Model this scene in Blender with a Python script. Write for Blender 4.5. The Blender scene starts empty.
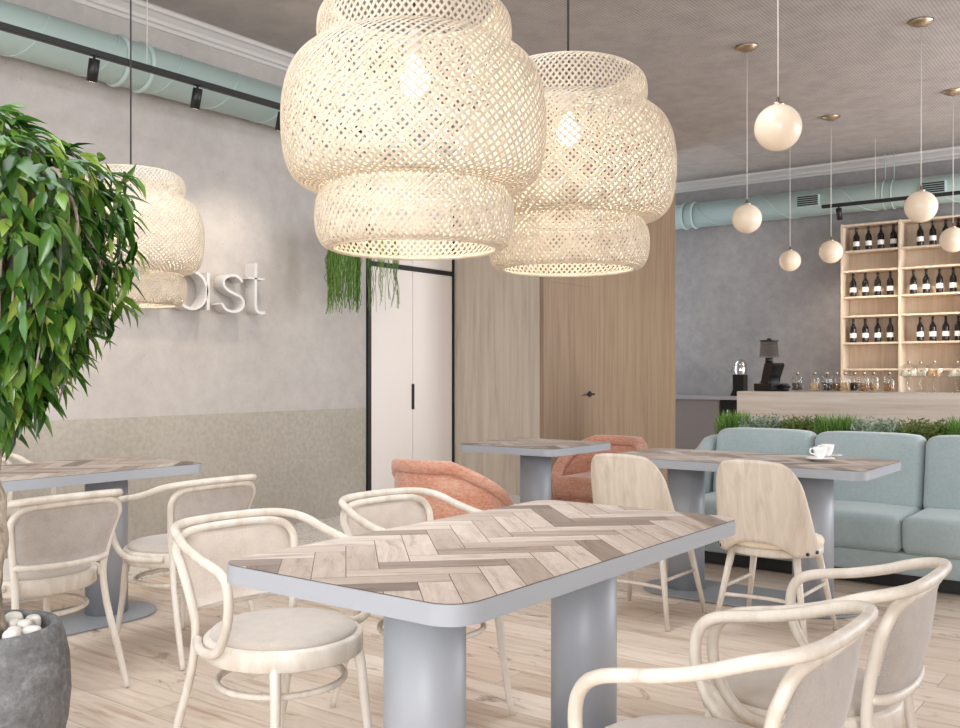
import bpy, bmesh, math, random
from mathutils import Vector, Matrix
random.seed(7)
PI = math.pi
scene = bpy.context.scene
COL = scene.collection

# ------------------------------------------------------------------ helpers
def catmull(pts, n=8, closed=False):
    P = [Vector(p) for p in pts]
    out = []
    m = len(P)
    rng = m if closed else m - 1
    for i in range(rng):
        if closed:
            a, b, c, d = P[(i-1) % m], P[i], P[(i+1) % m], P[(i+2) % m]
        else:
            b, c = P[i], P[i+1]
            a = P[i-1] if i > 0 else b*2 - c
            d = P[i+2] if i+2 < m else c*2 - b
        for k in range(n):
            t = k/n
            out.append(0.5*((2*b) + (c-a)*t + (2*a-5*b+4*c-d)*t*t + (3*b-a-3*c+d)*t*t*t))
    if not closed:
        out.append(P[-1])
    return out

class MB:
    """collects shapes into one mesh"""
    def __init__(s):
        s.v, s.f, s.sm, s.mi = [], [], [], []
        s.attr = []      # per-face tone
        s.uv = {}        # face index -> uv list
        s.tone = 0.5
        s.mat = 0
    def add(s, vs, fs, smooth=True):
        b = len(s.v)
        s.v.extend(tuple(v) for v in vs)
        for f in fs:
            s.f.append(tuple(b+i for i in f)); s.sm.append(smooth); s.mi.append(s.mat); s.attr.append(s.tone)
        return s
    def box(s, lo, hi, smooth=False):
        x0, y0, z0 = lo; x1, y1, z1 = hi
        vs = [(x0,y0,z0),(x1,y0,z0),(x1,y1,z0),(x0,y1,z0),(x0,y0,z1),(x1,y0,z1),(x1,y1,z1),(x0,y1,z1)]
        return s.add(vs, [(0,3,2,1),(4,5,6,7),(0,1,5,4),(1,2,6,5),(2,3,7,6),(3,0,4,7)], smooth)
    def bbox(s, lo, hi, r=0.004, seg=2):
        """box with rounded edges"""
        bm = bmesh.new()
        bmesh.ops.create_cube(bm, size=1)
        for v in bm.verts:
            v.co = Vector([(lo[i]+hi[i])/2 + v.co[i]*(hi[i]-lo[i]) for i in range(3)])
        bmesh.ops.bevel(bm, geom=bm.edges[:], offset=r, segments=seg, affect='EDGES', profile=0.5)
        bm.verts.index_update()
        s.add([v.co for v in bm.verts], [[v.index for v in f.verts] for f in bm.faces], False)
        bm.free()
        return s
    def tube(s, path, r, n=10, closed=False, caps=True, squash=None):
        P = [Vector(p) for p in path]
        m = len(P)
        R = r if isinstance(r, (list, tuple)) else [r]*m
        vs, fs = [], []
        T = []
        for i in range(m):
            if closed: t = P[(i+1) % m] - P[i-1]
            else: t = P[min(i+1, m-1)] - P[max(i-1, 0)]
            T.append(t.normalized() if t.length > 1e-9 else Vector((0,0,1)))
        up = Vector((0,0,1)) if abs(T[0].z) < 0.9 else Vector((1,0,0))
        N = (up - T[0]*up.dot(T[0])).normalized()
        for i in range(m):
            N = (N - T[i]*N.dot(T[i]))
            N = N.normalized() if N.length > 1e-9 else T[i].orthogonal().normalized()
            B = T[i].cross(N)
            for k in range(n):
                a = 2*PI*k/n
                vs.append(P[i] + (N*math.cos(a) + B*math.sin(a))*R[i])
        for i in range(m if closed else m-1):
            j = (i+1) % m
            for k in range(n):
                k2 = (k+1) % n
                fs.append((i*n+k, i*n+k2, j*n+k2, j*n+k))
        if caps and not closed:
            fs.append(tuple(range(n))[::-1]); fs.append(tuple((m-1)*n+k for k in range(n)))
        return s.add(vs, fs)
    def lathe(s, prof, n=32, c=(0,0,0), cap0=True, cap1=True, sx=1.0, sy=1.0):
        vs, fs = [], []
        for (r, z) in prof:
            for k in range(n):
                a = 2*PI*k/n
                vs.append((c[0]+r*math.cos(a)*sx, c[1]+r*math.sin(a)*sy, c[2]+z))
        for i in range(len(prof)-1):
            for k in range(n):
                k2 = (k+1) % n
                fs.append((i*n+k, i*n+k2, (i+1)*n+k2, (i+1)*n+k))
        if cap0: fs.append(tuple(range(n))[::-1])
        if cap1: fs.append(tuple((len(prof)-1)*n+k for k in range(n)))
        return s.add(vs, fs)
    def prism(s, poly, z0, z1, axis='z', smooth=False):
        n = len(poly)
        def P(a, b, z):
            return (a, b, z) if axis == 'z' else ((z, a, b) if axis == 'x' else (a, z, b))
        vs = [P(a, b, z0) for a, b in poly] + [P(a, b, z1) for a, b in poly]
        fs = [tuple(range(n))[::-1], tuple(range(n, 2*n))] + [(i, (i+1) % n, n+(i+1) % n, n+i) for i in range(n)]
        return s.add(vs, fs, smooth)
    def rbox(s, size, r, c=(0,0,0), n=8, deform=None):
        """soft rounded box (cushion)"""
        h = [size[i]/2 for i in range(3)]
        def coords(hh):
            k = 4
            o = [-hh + r*(1-math.cos(PI/2*i/k)) for i in range(k)]
            mid = [(-hh+r) + (2*hh-2*r)*i/n for i in range(n+1)]
            return o + mid + [-x for x in o[::-1]]
        vs, fs = [], []
        for ax in range(3):
            u, w = (ax+1) % 3, (ax+2) % 3
            cu, cw = coords(h[u]), coords(h[w])
            for sg in (-1, 1):
                b = len(vs)
                for a in cu:
                    for d in cw:
                        p = [0,0,0]; p[ax] = sg*h[ax]; p[u] = a; p[w] = d
                        q = [max(-(h[i]-r), min(h[i]-r, p[i])) for i in range(3)]
                        dv = Vector(p) - Vector(q)
                        p = Vector(q) + dv.normalized()*r if dv.length > 1e-9 else Vector(p)
                        if deform: p = Vector(deform(p, h))
                        vs.append(p + Vector(c))
                nu, nw = len(cu), len(cw)
                for i in range(nu-1):
                    for j in range(nw-1):
                        f = (b+i*nw+j, b+(i+1)*nw+j, b+(i+1)*nw+j+1, b+i*nw+j+1)
                        fs.append(f if sg > 0 else f[::-1])
        return s.add(vs, fs)
    def mesh(s, name, mats, merge=False):
        me = bpy.data.meshes.new(name)
        me.from_pydata(s.v, [], s.f)
        me.polygons.foreach_set('use_smooth', s.sm)
        for m in (mats if isinstance(mats, (list, tuple)) else [mats]):
            me.materials.append(m)
        me.polygons.foreach_set('material_index', s.mi)
        if len(set(s.attr)) > 1:
            at = me.attributes.new('tone', 'FLOAT', 'FACE')
            at.data.foreach_set('value', s.attr)
        if s.uv:
            uvl = me.uv_layers.new(name='grain')
            for fi, uvs in s.uv.items():
                p = me.polygons[fi]
                for li, uv in zip(p.loop_indices, uvs):
                    uvl.data[li].uv = uv
        if merge:
            bm = bmesh.new(); bm.from_mesh(me)
            bmesh.ops.remove_doubles(bm, verts=bm.verts[:], dist=1e-5)
            bmesh.ops.recalc_face_normals(bm, faces=bm.faces[:])
            bm.to_mesh(me); bm.free()
        me.update()
        return me
    def build(s, name, mats, parent=None, loc=None, rz=0, merge=False):
        o = bpy.data.objects.new(name, s.mesh(name, mats, merge))
        COL.objects.link(o)
        if parent is not None: o.parent = parent
        if loc is not None: o.location = loc
        if rz: o.rotation_euler = (0, 0, rz)
        return o

def tag(o, label, cat, group=None):
    o['label'] = label; o['category'] = cat
    if group: o['group'] = group
    return o
def thing(name, label, cat, loc=(0,0,0), rz=0, group=None):
    o = bpy.data.objects.new(name, None); COL.objects.link(o)
    o.empty_display_size = 0.1
    o.location = loc; o.rotation_euler = (0, 0, rz)
    return tag(o, label, cat, group)
def struct(o):
    o['kind'] = 'structure'; return o
def kids(o):
    return [c for c in bpy.data.objects if c.parent == o]
def dup(o, loc=None, rz=None, label=None, parent=None):
    src = list(o.children)
    c = o.copy(); COL.objects.link(c)
    if parent is not None: c.parent = parent
    if loc is not None: c.location = loc
    if rz is not None: c.rotation_euler = (0, 0, rz)
    if label: c['label'] = label
    for ch in src: dup(ch, parent=c)
    return c

# ------------------------------------------------------------------ materials
def srgb(r, g, b):
    def f(c):
        c /= 255.0
        return c/12.92 if c <= 0.04045 else ((c+0.055)/1.055)**2.4
    return (f(r), f(g), f(b), 1)

class NT:
    def __init__(s, name):
        s.m = bpy.data.materials.new(name); s.m.use_nodes = True
        s.t = s.m.node_tree; s.b = s.t.nodes['Principled BSDF']
    def n(s, kind, **kw):
        nd = s.t.nodes.new(kind)
        for k, v in kw.items():
            if k.startswith('i_'):
                key = k[2:]
                key = int(key) if key.isdigit() else key.replace('_', ' ')
                nd.inputs[key].default_value = v
            else: setattr(nd, k, v)
        return nd
    def l(s, a, b): s.t.links.new(a, b)
    def set(s, **kw):
        for k, v in kw.items(): s.b.inputs[k.replace('_', ' ')].default_value = v
    def coords(s, scale=(1,1,1), kind='Object', rot=(0,0,0)):
        tc = s.n('ShaderNodeTexCoord'); mp = s.n('ShaderNodeMapping')
        mp.inputs['Scale'].default_value = scale; mp.inputs['Rotation'].default_value = rot
        s.l(tc.outputs[kind], mp.inputs['Vector'])
        return mp.outputs['Vector']
    def noise(s, vec, scale, detail=4, rough=0.55, dist=0.0):
        nd = s.n('ShaderNodeTexNoise'); nd.inputs['Scale'].default_value = scale
        nd.inputs['Detail'].default_value = detail; nd.inputs['Roughness'].default_value = rough
        nd.inputs['Distortion'].default_value = dist
        s.l(vec, nd.inputs['Vector'])
        return nd.outputs['Fac']
    def ramp(s, fac, stops, interp='LINEAR'):
        r = s.n('ShaderNodeValToRGB'); r.color_ramp.interpolation = interp
        el = r.color_ramp.elements
        while len(el) < len(stops): el.new(0.5)
        for e, (p, c) in zip(el, stops):
            e.position = p; e.color = c
        s.l(fac, r.inputs['Fac'])
        return r.outputs['Color']
    def mix(s, fac, a, b, mode='MIX'):
        m = s.n('ShaderNodeMix', data_type='RGBA', blend_type=mode)
        for sock, v in ((0, fac), (6, a), (7, b)):
            if hasattr(v, 'links'): s.l(v, m.inputs[sock])
            else: m.inputs[sock].default_value = v
        return m.outputs[2]
    def math(s, op, a, b=None, clamp=False):
        m = s.n('ShaderNodeMath', operation=op, use_clamp=clamp)
        for i, v in enumerate((a, b)):
            if v is None: continue
            if hasattr(v, 'links'): s.l(v, m.inputs[i])
            else: m.inputs[i].default_value = v
        return m.outputs[0]
    def bump(s, h, strength=0.2, dist=0.01):
        b = s.n('ShaderNodeBump'); b.inputs['Strength'].default_value = strength; b.inputs['Distance'].default_value = dist
        s.l(h, b.inputs['Height']); s.l(b.outputs['Normal'], s.b.inputs['Normal'])
    def color(s, c): s.l(c, s.b.inputs['Base Color'])

def plain(name, c, rough=0.5, metal=0.0, **kw):
    m = NT(name); m.set(Base_Color=c, Roughness=rough, Metallic=metal, **kw); return m.m

def mat_plaster(name, base, dark, split=None, low=None):
    m = NT(name); v = m.coords()
    big = m.noise(v, 1.1, 6, 0.6); mid = m.noise(v, 9, 6, 0.7); fine = m.noise(v, 60, 4, 0.6)
    f = m.math('ADD', m.math('MULTIPLY', big, 0.5), m.math('MULTIPLY', mid, 0.5))
    c = m.ramp(f, [(0.36, dark), (0.62, base)])
    pits = m.n('ShaderNodeTexVoronoi'); pits.inputs['Scale'].default_value = 16; m.l(v, pits.inputs['Vector'])
    pn = m.noise(v, 3.5, 3)
    pm = m.math('MULTIPLY', m.math('LESS_THAN', pits.outputs['Distance'], 0.13), m.math('GREATER_THAN', pn, 0.56))
    c = m.mix(m.math('MULTIPLY', pm, 0.35), c, (dark[0]*0.75, dark[1]*0.75, dark[2]*0.75, 1))
    if split is not None:
        sx = m.n('ShaderNodeSeparateXYZ'); tc = m.n('ShaderNodeTexCoord'); m.l(tc.outputs['Object'], sx.inputs[0])
        speck = m.noise(v, 28, 5, 0.65)
        c2 = m.ramp(m.math('ADD', m.math('MULTIPLY', speck, 0.6), m.math('MULTIPLY', big, 0.4)), [(0.38, (low[0]*0.80, low[1]*0.80, low[2]*0.78, 1)), (0.6, low)])
        c = m.mix(m.math('LESS_THAN', sx.outputs[2], split), c, c2)
    m.color(c); m.set(Roughness=0.85)
    m.bump(m.math('ADD', mid, m.math('MULTIPLY', fine, 0.4)), 0.22, 0.006)
    return m.m

def mat_wood(name, c0, c1, c2, scale=(30, 30, 1.5), rough=0.5, rot=(0,0,0), bump=0.05, kind='Object', randomize=False):
    m = NT(name); v = m.coords(scale, kind, rot)
    if randomize:
        oi = m.n('ShaderNodeObjectInfo'); va = m.n('ShaderNodeVectorMath', operation='ADD')
        m.l(v, va.inputs[0]); cb = m.n('ShaderNodeCombineXYZ')
        for i in range(3): m.l(m.math('MULTIPLY', oi.outputs['Random'], 40.0), cb.inputs[i])
        m.l(cb.outputs[0], va.inputs[1]); v = va.outputs[0]
    g = m.noise(v, 1.0, 8, 0.62, 0.6)
    c = m.ramp(g, [(0.30, c0), (0.5, c1), (0.68, c2)])
    m.color(c); m.set(Roughness=rough); m.bump(g, bump, 0.003)
    return m.m

M = {}
M['plaster'] = mat_plaster('pale_plaster', srgb(190,184,179), srgb(173,167,162), 0.955, srgb(176,169,158))
M['plaster_back'] = mat_plaster('grey_plaster', srgb(164,160,159), srgb(142,138,138))
M['white_paint'] = plain('white_paint', srgb(205,200,197), 0.6)
M['ceiling'] = None
def mat_ceiling():
    m = NT('perforated_ceiling'); v = m.coords()
    mid = m.noise(v, 5, 6, 0.65)
    base = m.ramp(mid, [(0.35, srgb(166,159,155)), (0.65, srgb(181,174,170))])
    sx = m.n('ShaderNodeSeparateXYZ'); tc = m.n('ShaderNodeTexCoord'); m.l(tc.outputs['Object'], sx.inputs[0])
    p = 0.026
    fx = m.math('SUBTRACT', m.math('FRACT', m.math('DIVIDE', sx.outputs[0], p)), 0.5)
    fy = m.math('SUBTRACT', m.math('FRACT', m.math('DIVIDE', sx.outputs[1], p)), 0.5)
    d2 = m.math('ADD', m.math('MULTIPLY', fx, fx), m.math('MULTIPLY', fy, fy))
    hole = m.math('LESS_THAN', d2, 0.075)
    msk = m.math('MULTIPLY', hole, m.math('GREATER_THAN', sx.outputs[0], -4.5))
    c = m.mix(m.math('MULTIPLY', msk, 0.42), base, srgb(52,48,47))
    m.color(c); m.set(Roughness=0.9)
    m.bump(m.noise(v, 18, 5, 0.7), 0.3, 0.006)
    return m.m
M['ceiling'] = mat_ceiling()
def mat_floor():
    m = NT('bleached_plank_floor')
    v = m.coords((1,1,1))
    br = m.n('ShaderNodeTexBrick'); m.l(v, br.inputs['Vector'])
    br.offset = 0.37; br.inputs['Scale'].default_value = 1.0
    br.inputs['Brick Width'].default_value = 2.3; br.inputs['Row Height'].default_value = 0.21
    br.inputs['Mortar Size'].default_value = 0.0016; br.inputs['Mortar Smooth'].default_value = 0.2; br.inputs['Bias'].default_value = 0.0
    br.inputs['Color1'].default_value = (0,0,0,1); br.inputs['Color2'].default_value = (1,1,1,1); br.inputs['Mortar'].default_value = (0.5,0.5,0.5,1)
    sep = m.n('ShaderNodeSeparateColor'); m.l(br.outputs['Color'], sep.inputs[0])
    rnd = sep.outputs[0]
    off = m.n('ShaderNodeCombineXYZ'); m.l(m.math('MULTIPLY', rnd, 17.0), off.inputs[0]); m.l(m.math('MULTIPLY', rnd, 9.0), off.inputs[2])
    va = m.n('ShaderNodeVectorMath', operation='ADD'); m.l(v, va.inputs[0]); m.l(off.outputs[0], va.inputs[1])
    mp = m.n('ShaderNodeMapping'); mp.inputs['Scale'].default_value = (1.3, 11, 1); m.l(va.outputs[0], mp.inputs['Vector'])
    g = m.noise(mp.outputs['Vector'], 1.6, 8, 0.6, 1.2)
    c = m.ramp(g, [(0.30, srgb(196,172,152)), (0.44, srgb(226,210,194)), (0.64, srgb(238,227,214))])
    tone = m.ramp(rnd, [(0.0, srgb(228,219,211)), (1.0, srgb(255,252,249))])
    c = m.mix(1.0, c, tone, 'MULTIPLY')
    # knots and cracks
    mp2 = m.n('ShaderNodeMapping'); mp2.inputs['Scale'].default_value = (1.6, 4.2, 1); m.l(va.outputs[0], mp2.inputs['Vector'])
    k = m.noise(mp2.outputs['Vector'], 1.5, 9, 0.68, 1.6)
    kf = m.ramp(k, [(0.585, (0,0,0,1)), (0.635, (0.4,0.4,0.4,1)), (0.70, (1,1,1,1))])
    c = m.mix(kf, c, srgb(112,86,66))
    c = m.mix(m.math('MULTIPLY', br.outputs['Fac'], 0.7), c, srgb(120,102,88))
    m.color(c); m.set(Roughness=0.42)
    m.bump(m.math('SUBTRACT', g, br.outputs['Fac']), 0.10, 0.003)
    return m.m
M['floor'] = mat_floor()
def mat_terrazzo():
    m = NT('pale_terrazzo'); v = m.coords()
    a = m.n('ShaderNodeTexVoronoi'); a.inputs['Scale'].default_value = 34; m.l(v, a.inputs['Vector'])
    sep = m.n('ShaderNodeSeparateColor'); m.l(a.outputs['Color'], sep.inputs[0])
    chip = m.math('MULTIPLY', m.math('LESS_THAN', a.outputs['Distance'], 0.36), m.math('GREATER_THAN', sep.outputs[0], 0.45))
    cc = m.ramp(sep.outputs[1], [(0.0, srgb(120,116,112)), (0.35, srgb(172,166,160)), (0.7, srgb(205,196,188))], 'CONSTANT')
    c = m.mix(chip, srgb(218,213,208), cc)
    m.color(c); m.set(Roughness=0.4)
    return m.m
M['terrazzo'] = mat_terrazzo()
M['birch'] = mat_wood('pale_bentwood', srgb(196,184,168), srgb(212,202,189), srgb(222,214,203), (16, 16, 4), 0.42, bump=0.03)
M['shell_wood'] = mat_wood('pale_ash_veneer', srgb(192,177,160), srgb(208,195,179), srgb(217,206,191), (26, 26, 1.6), 0.45, bump=0.03)
M['panel_wood'] = mat_wood('oak_veneer_panel', srgb(176,160,143), srgb(198,184,167), srgb(209,196,180), (16, 16, 0.8), 0.5, bump=0.03)
M['panel_wood_dark'] = mat_wood('shaded_oak_veneer', srgb(130,109,88), srgb(146,124,101), srgb(157,135,112), (16, 16, 0.8), 0.5, bump=0.03)  # panel oak darkened and browned: shade of the side face put into the colour
M['shelf_wood'] = mat_wood('shelf_oak', srgb(196,176,154), srgb(212,193,171), srgb(221,204,184), (16, 16, 0.9), 0.5, bump=0.02)
M['bar_wood'] = mat_wood('bar_oak', srgb(198,182,166), srgb(214,200,186), srgb(222,211,199), (1.0, 18, 22), 0.5, bump=0.03)
def mat_fabric(name, c, c2, scale=220, rough=0.9, sheen=0.3, streak=None):
    m = NT(name); v = m.coords(streak or (1,1,1))
    f = m.noise(v, scale, 3, 0.6); b = m.noise(v, scale/12.0, 4, 0.6)
    col = m.ramp(m.math('ADD', m.math('MULTIPLY', f, 0.55), m.math('MULTIPLY', b, 0.45)), [(0.36, c2), (0.64, c)])
    m.color(col); m.set(Roughness=rough, Sheen_Weight=sheen, Sheen_Roughness=0.5)
    m.bump(f, 0.25, 0.002)
    return m.m
M['seat_fabric'] = mat_fabric('beige_seat_fabric', srgb(190,178,167), srgb(174,163,152), 260)
M['back_fabric'] = mat_fabric('taupe_back_fabric', srgb(180,170,162), srgb(162,152,144), 240)
M['back_front'] = mat_fabric('lightened_beige_fabric', srgb(212,200,188), srgb(196,183,171), 260)  # seat fabric lightened: light on the backrest fronts put into the colour
M['cream_fabric'] = mat_fabric('cream_seat_fabric', srgb(236,222,200), srgb(220,204,180), 240)
M['teal'] = mat_fabric('mint_velvet', srgb(168,181,181), srgb(154,169,170), 60, 0.8, 0.45)
M['pink'] = mat_fabric('coral_boucle', srgb(212,168,146), srgb(186,116,88), 60, 0.95, 0.35, (0.8,0.8,1.8))
M['lacquer'] = plain('grey_blue_lacquer', srgb(160,163,169), 0.42)
M['lacquer_dark'] = plain('grey_steel_plate', srgb(150,152,156), 0.45)
M['duct'] = plain('mint_duct_paint', srgb(168,186,182), 0.45)
M['duct_seam'] = plain('pale_duct_seam', srgb(182,198,195), 0.45)
M['black'] = plain('black_metal', srgb(22,21,21), 0.45)
M['black_gloss'] = plain('black_plastic', srgb(20,19,19), 0.25)
M['cord_black'] = plain('black_cord', srgb(45,42,41), 0.7)
M['cord_pale'] = plain('pale_cord', srgb(214,208,202), 0.6)
M['brass'] = plain('satin_nickel', srgb(196,178,156), 0.3, 1.0)
M['chrome'] = plain('chrome', srgb(225,225,225), 0.1, 1.0)
M['cabinet'] = plain('ivory_cabinet', srgb(238,230,223), 0.5)
M['grey_cab'] = plain('taupe_cabinet', srgb(128,120,118), 0.55)
M['grey_top'] = plain('grey_counter_top', srgb(156,152,154), 0.4)
M['white_ceramic'] = plain('white_ceramic', srgb(246,244,241), 0.18)
M['pebble'] = plain('white_pebble', srgb(240,234,226), 0.6)
M['letter'] = plain('white_letter_lacquer', srgb(208,205,203), 0.45)
M['label'] = plain('white_paper_label', srgb(244,242,238), 0.6)
M['bottle'] = plain('dark_bottle_glass', srgb(20,16,16), 0.12)
M['soil'] = plain('dark_soil', srgb(70,60,52), 0.95)
def mat_stone():
    m = NT('grey_stone'); v = m.coords()
    a = m.noise(v, 7, 8, 0.7, 0.6); b = m.noise(v, 38, 5, 0.7)
    c = m.ramp(m.math('ADD', m.math('MULTIPLY', a, 0.6), m.math('MULTIPLY', b, 0.4)), [(0.34, srgb(84,84,85)), (0.5, srgb(122,122,123)), (0.66, srgb(166,166,167))])
    m.color(c); m.set(Roughness=0.85); m.bump(m.math('ADD', a, b), 0.5, 0.01)
    return m.m
M['stone'] = mat_stone()
def mat_bark():
    m = NT('ficus_bark'); v = m.coords((1,1,0.6))
    a = m.noise(v, 22, 6, 0.7, 0.5)
    c = m.ramp(a, [(0.34, srgb(112,98,82)), (0.55, srgb(170,158,142)), (0.7, srgb(196,186,172))])
    m.color(c); m.set(Roughness=0.9); m.bump(a, 0.6, 0.01)
    return m.m
M['bark'] = mat_bark()
def mat_leaf(name, stops, rough=0.35, trans=0.25):
    m = NT(name)
    at = m.n('ShaderNodeAttribute', attribute_name='tone')
    c = m.ramp(at.outputs['Fac'], stops)
    m.color(c); m.set(Roughness=rough)
    tr = m.n('ShaderNodeBsdfTranslucent'); m.l(c, tr.inputs['Color'])
    mx = m.n('ShaderNodeMixShader'); mx.inputs[0].default_value = trans
    out = m.t.nodes['Material Output']
    m.l(m.b.outputs[0], mx.inputs[1]); m.l(tr.outputs[0], mx.inputs[2]); m.l(mx.outputs[0], out.inputs['Surface'])
    return m.m
M['leaf'] = mat_leaf('ficus_leaf', [(0.0, srgb(28,58,20)), (0.4, srgb(72,116,42)), (0.72, srgb(132,166,68)), (1.0, srgb(196,208,104))], 0.24)
M['grass_green'] = mat_leaf('green_grass', [(0.0, srgb(52,96,34)), (1.0, srgb(140,178,84))], 0.6)
M['grass_silver'] = mat_leaf('silver_grass', [(0.0, srgb(84,106,80)), (1.0, srgb(186,200,176))], 0.6)
M['grass_olive'] = mat_leaf('olive_grass', [(0.0, srgb(62,84,34)), (1.0, srgb(138,150,76))], 0.6)
def mat_bamboo():
    m = NT('woven_bamboo'); v = m.coords((1,1,1))
    a = m.noise(v, 30, 3, 0.5)
    c = m.ramp(a, [(0.3, srgb(203,190,171)), (0.7, srgb(220,209,192))])
    m.color(c); m.set(Roughness=0.6)
    tr = m.n('ShaderNodeBsdfTranslucent'); m.l(c, tr.inputs['Color'])
    mx = m.n('ShaderNodeMixShader'); mx.inputs[0].default_value = 0.08
    m.l(m.b.outputs[0], mx.inputs[1]); m.l(tr.outputs[0], mx.inputs[2])
    m.l(mx.outputs[0], m.t.nodes['Material Output'].inputs['Surface'])
    return m.m
M['bamboo'] = mat_bamboo()
def mat_emit(name, c, strength, base=None, rough=0.15):
    m = NT(name); m.set(Base_Color=base or c, Roughness=rough, Emission_Color=c, Emission_Strength=strength); return m.m
M['bulb'] = mat_emit('glowing_bulb', srgb(255,236,205), 5.0)
M['opal'] = mat_emit('opal_glass_glow', srgb(255,216,178), 0.13, srgb(224,209,189), 0.2)
M['spot_lens'] = mat_emit('spot_lens', srgb(255,235,210), 4.0)
def mat_glass(name, c=(1,1,1,1), rough=0.03, gl=0.03):
    m = NT(name)
    t = m.n('ShaderNodeBsdfTransparent'); t.inputs['Color'].default_value = c
    g = m.n('ShaderNodeBsdfGlossy'); g.inputs['Roughness'].default_value = rough
    lw = m.n('ShaderNodeLayerWeight'); lw.inputs['Blend'].default_value = 0.25
    f = m.math('ADD', m.math('MULTIPLY', lw.outputs['Facing'], 0.16), gl)
    mx = m.n('ShaderNodeMixShader'); m.l(f, mx.inputs[0])
    m.l(t.outputs[0], mx.inputs[1]); m.l(g.outputs[0], mx.inputs[2])
    m.l(mx.outputs[0], m.t.nodes['Material Output'].inputs['Surface'])
    return m.m
M['glass'] = mat_glass('clear_glass', (0.985,0.985,0.98,1))
M['smoke_glass'] = mat_glass('smoked_plastic', (0.80,0.78,0.77,1), 0.15)
def mat_tabletop():
    m = NT('herringbone_oak')
    uv = m.n('ShaderNodeUVMap', uv_map='grain')
    mp = m.n('ShaderNodeMapping'); mp.inputs['Scale'].default_value = (3.0, 26, 1); m.l(uv.outputs[0], mp.inputs['Vector'])
    g = m.noise(mp.outputs['Vector'], 1.0, 9, 0.65, 0.9)
    mp2 = m.n('ShaderNodeMapping'); mp2.inputs['Scale'].default_value = (9, 22, 1); m.l(uv.outputs[0], mp2.inputs['Vector'])
    w = m.noise(mp2.outputs['Vector'], 1.0, 7, 0.7, 1.2)
    at = m.n('ShaderNodeAttribute', attribute_name='tone')
    c = m.ramp(g, [(0.30, srgb(168,154,144)), (0.46, srgb(200,189,180)), (0.68, srgb(216,207,199))])
    t = m.ramp(at.outputs['Fac'], [(0.0, srgb(160,150,145)), (0.14, srgb(216,207,200)), (0.55, srgb(240,234,229)), (1.0, srgb(255,252,250))])
    c = m.mix(1.0, c, t, 'MULTIPLY')
    c = m.mix(m.math('MULTIPLY', m.ramp(w, [(0.58, (0,0,0,1)), (0.72, (1,1,1,1))]), 0.5), c, srgb(126,110,100))
    m.color(c); m.set(Roughness=0.55); m.bump(g, 0.15, 0.002)
    return m.m
M['table_wood'] = mat_tabletop()
M['table_gap'] = plain('dark_joint', srgb(116,102,92), 0.9)

# ------------------------------------------------------------------ camera (1.27 m eye height, level)
CAMZ, FPX = 1.27, 956.0
cam = bpy.data.cameras.new('camera'); co = bpy.data.objects.new('camera', cam); COL.objects.link(co)
YAW = math.atan2(720, 956)
co.location = (0, 0, CAMZ); co.rotation_euler = (PI/2, 0, YAW)
cam.sensor_width = 36; cam.lens = FPX/960*36; cam.shift_y = 9/960
cam.clip_end = 60
scene.camera = co

# ------------------------------------------------------------------ room shell
XL, YB, ZC, XR, YF = -6.08, 12.3, 3.9, 2.6, -6.2
struct(MB().box((XL-0.2, YF-0.2, -0.1), (XR+0.2, YB+0.2, 0.0)).build('floor', M['floor']))
struct(MB().box((XL, YF, 0.0), (-5.2, 7.60, 0.004)).build('floor_terrazzo', M['terrazzo']))
KX0, KX1, KY0, KY1 = -3.3, -1.85, -1.9, 4.6          # unseen roof opening, added to light the seating from above
cl = MB()
cl.box((XL-0.2, YF-0.2, ZC), (XR+0.2, KY0, ZC+0.15)); cl.box((XL-0.2, KY1, ZC), (XR+0.2, YB+0.2, ZC+0.15))
cl.box((XL-0.2, KY0, ZC), (KX0, KY1, ZC+0.15)); cl.box((KX1, KY0, ZC), (XR+0.2, KY1, ZC+0.15))
struct(cl.build('ceiling', M['ceiling']))
kf = MB()
for i in range(5):
    y = KY0 + (KY1-KY0-0.05)*i/4; kf.box((KX0, y, ZC+0.02), (KX1, y+0.05, ZC+0.12))
struct(kf.build('window_8', M['white_paint']))
struct(MB().box((XL-0.2, YF-0.2, 0), (XL, 6.345, ZC)).build('wall_left', M['plaster']))
struct(MB().box((XL-0.9, YB, 0), (XR+0.2, YB+0.2, ZC)).build('wall_back', M['plaster_back']))
struct(MB().box((XL-0.9, 6.345, 3.2), (XL, 7.615, ZC)).build('wall_left_lintel', M['plaster']))
# timber volume with a flush door on its side
BX, BY0, BY1 = -4.98, 7.615, 10.47
bx = MB()
bx.box((XL-0.9, BY0, 0), (BX-0.045, BY1, ZC))
struct(bx.build('wall_timber_block', M['panel_wood']))
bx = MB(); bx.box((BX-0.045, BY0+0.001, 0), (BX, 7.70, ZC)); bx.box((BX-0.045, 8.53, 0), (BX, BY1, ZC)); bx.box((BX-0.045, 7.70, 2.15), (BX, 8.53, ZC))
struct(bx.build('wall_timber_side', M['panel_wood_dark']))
struct(MB().box((XL+0.03, BY0-0.012, 0.0), (BX, BY0, 0.085)).build('baseboard_timber', M['white_paint']))
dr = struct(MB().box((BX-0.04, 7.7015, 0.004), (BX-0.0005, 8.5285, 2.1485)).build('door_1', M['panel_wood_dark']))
hb = MB(); hb.tube([(BX, 8.47, 1.055), (BX+0.05, 8.47, 1.055)], 0.010, 10); hb.tube([(BX+0.046, 8.49, 1.055), (BX+0.046, 8.35, 1.055)], 0.010, 10)
hb.tube([(BX-0.001, 8.47, 1.055), (BX+0.010, 8.47, 1.055)], 0.030, 20)
hb.build('handle', M['black'], dr)
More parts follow.
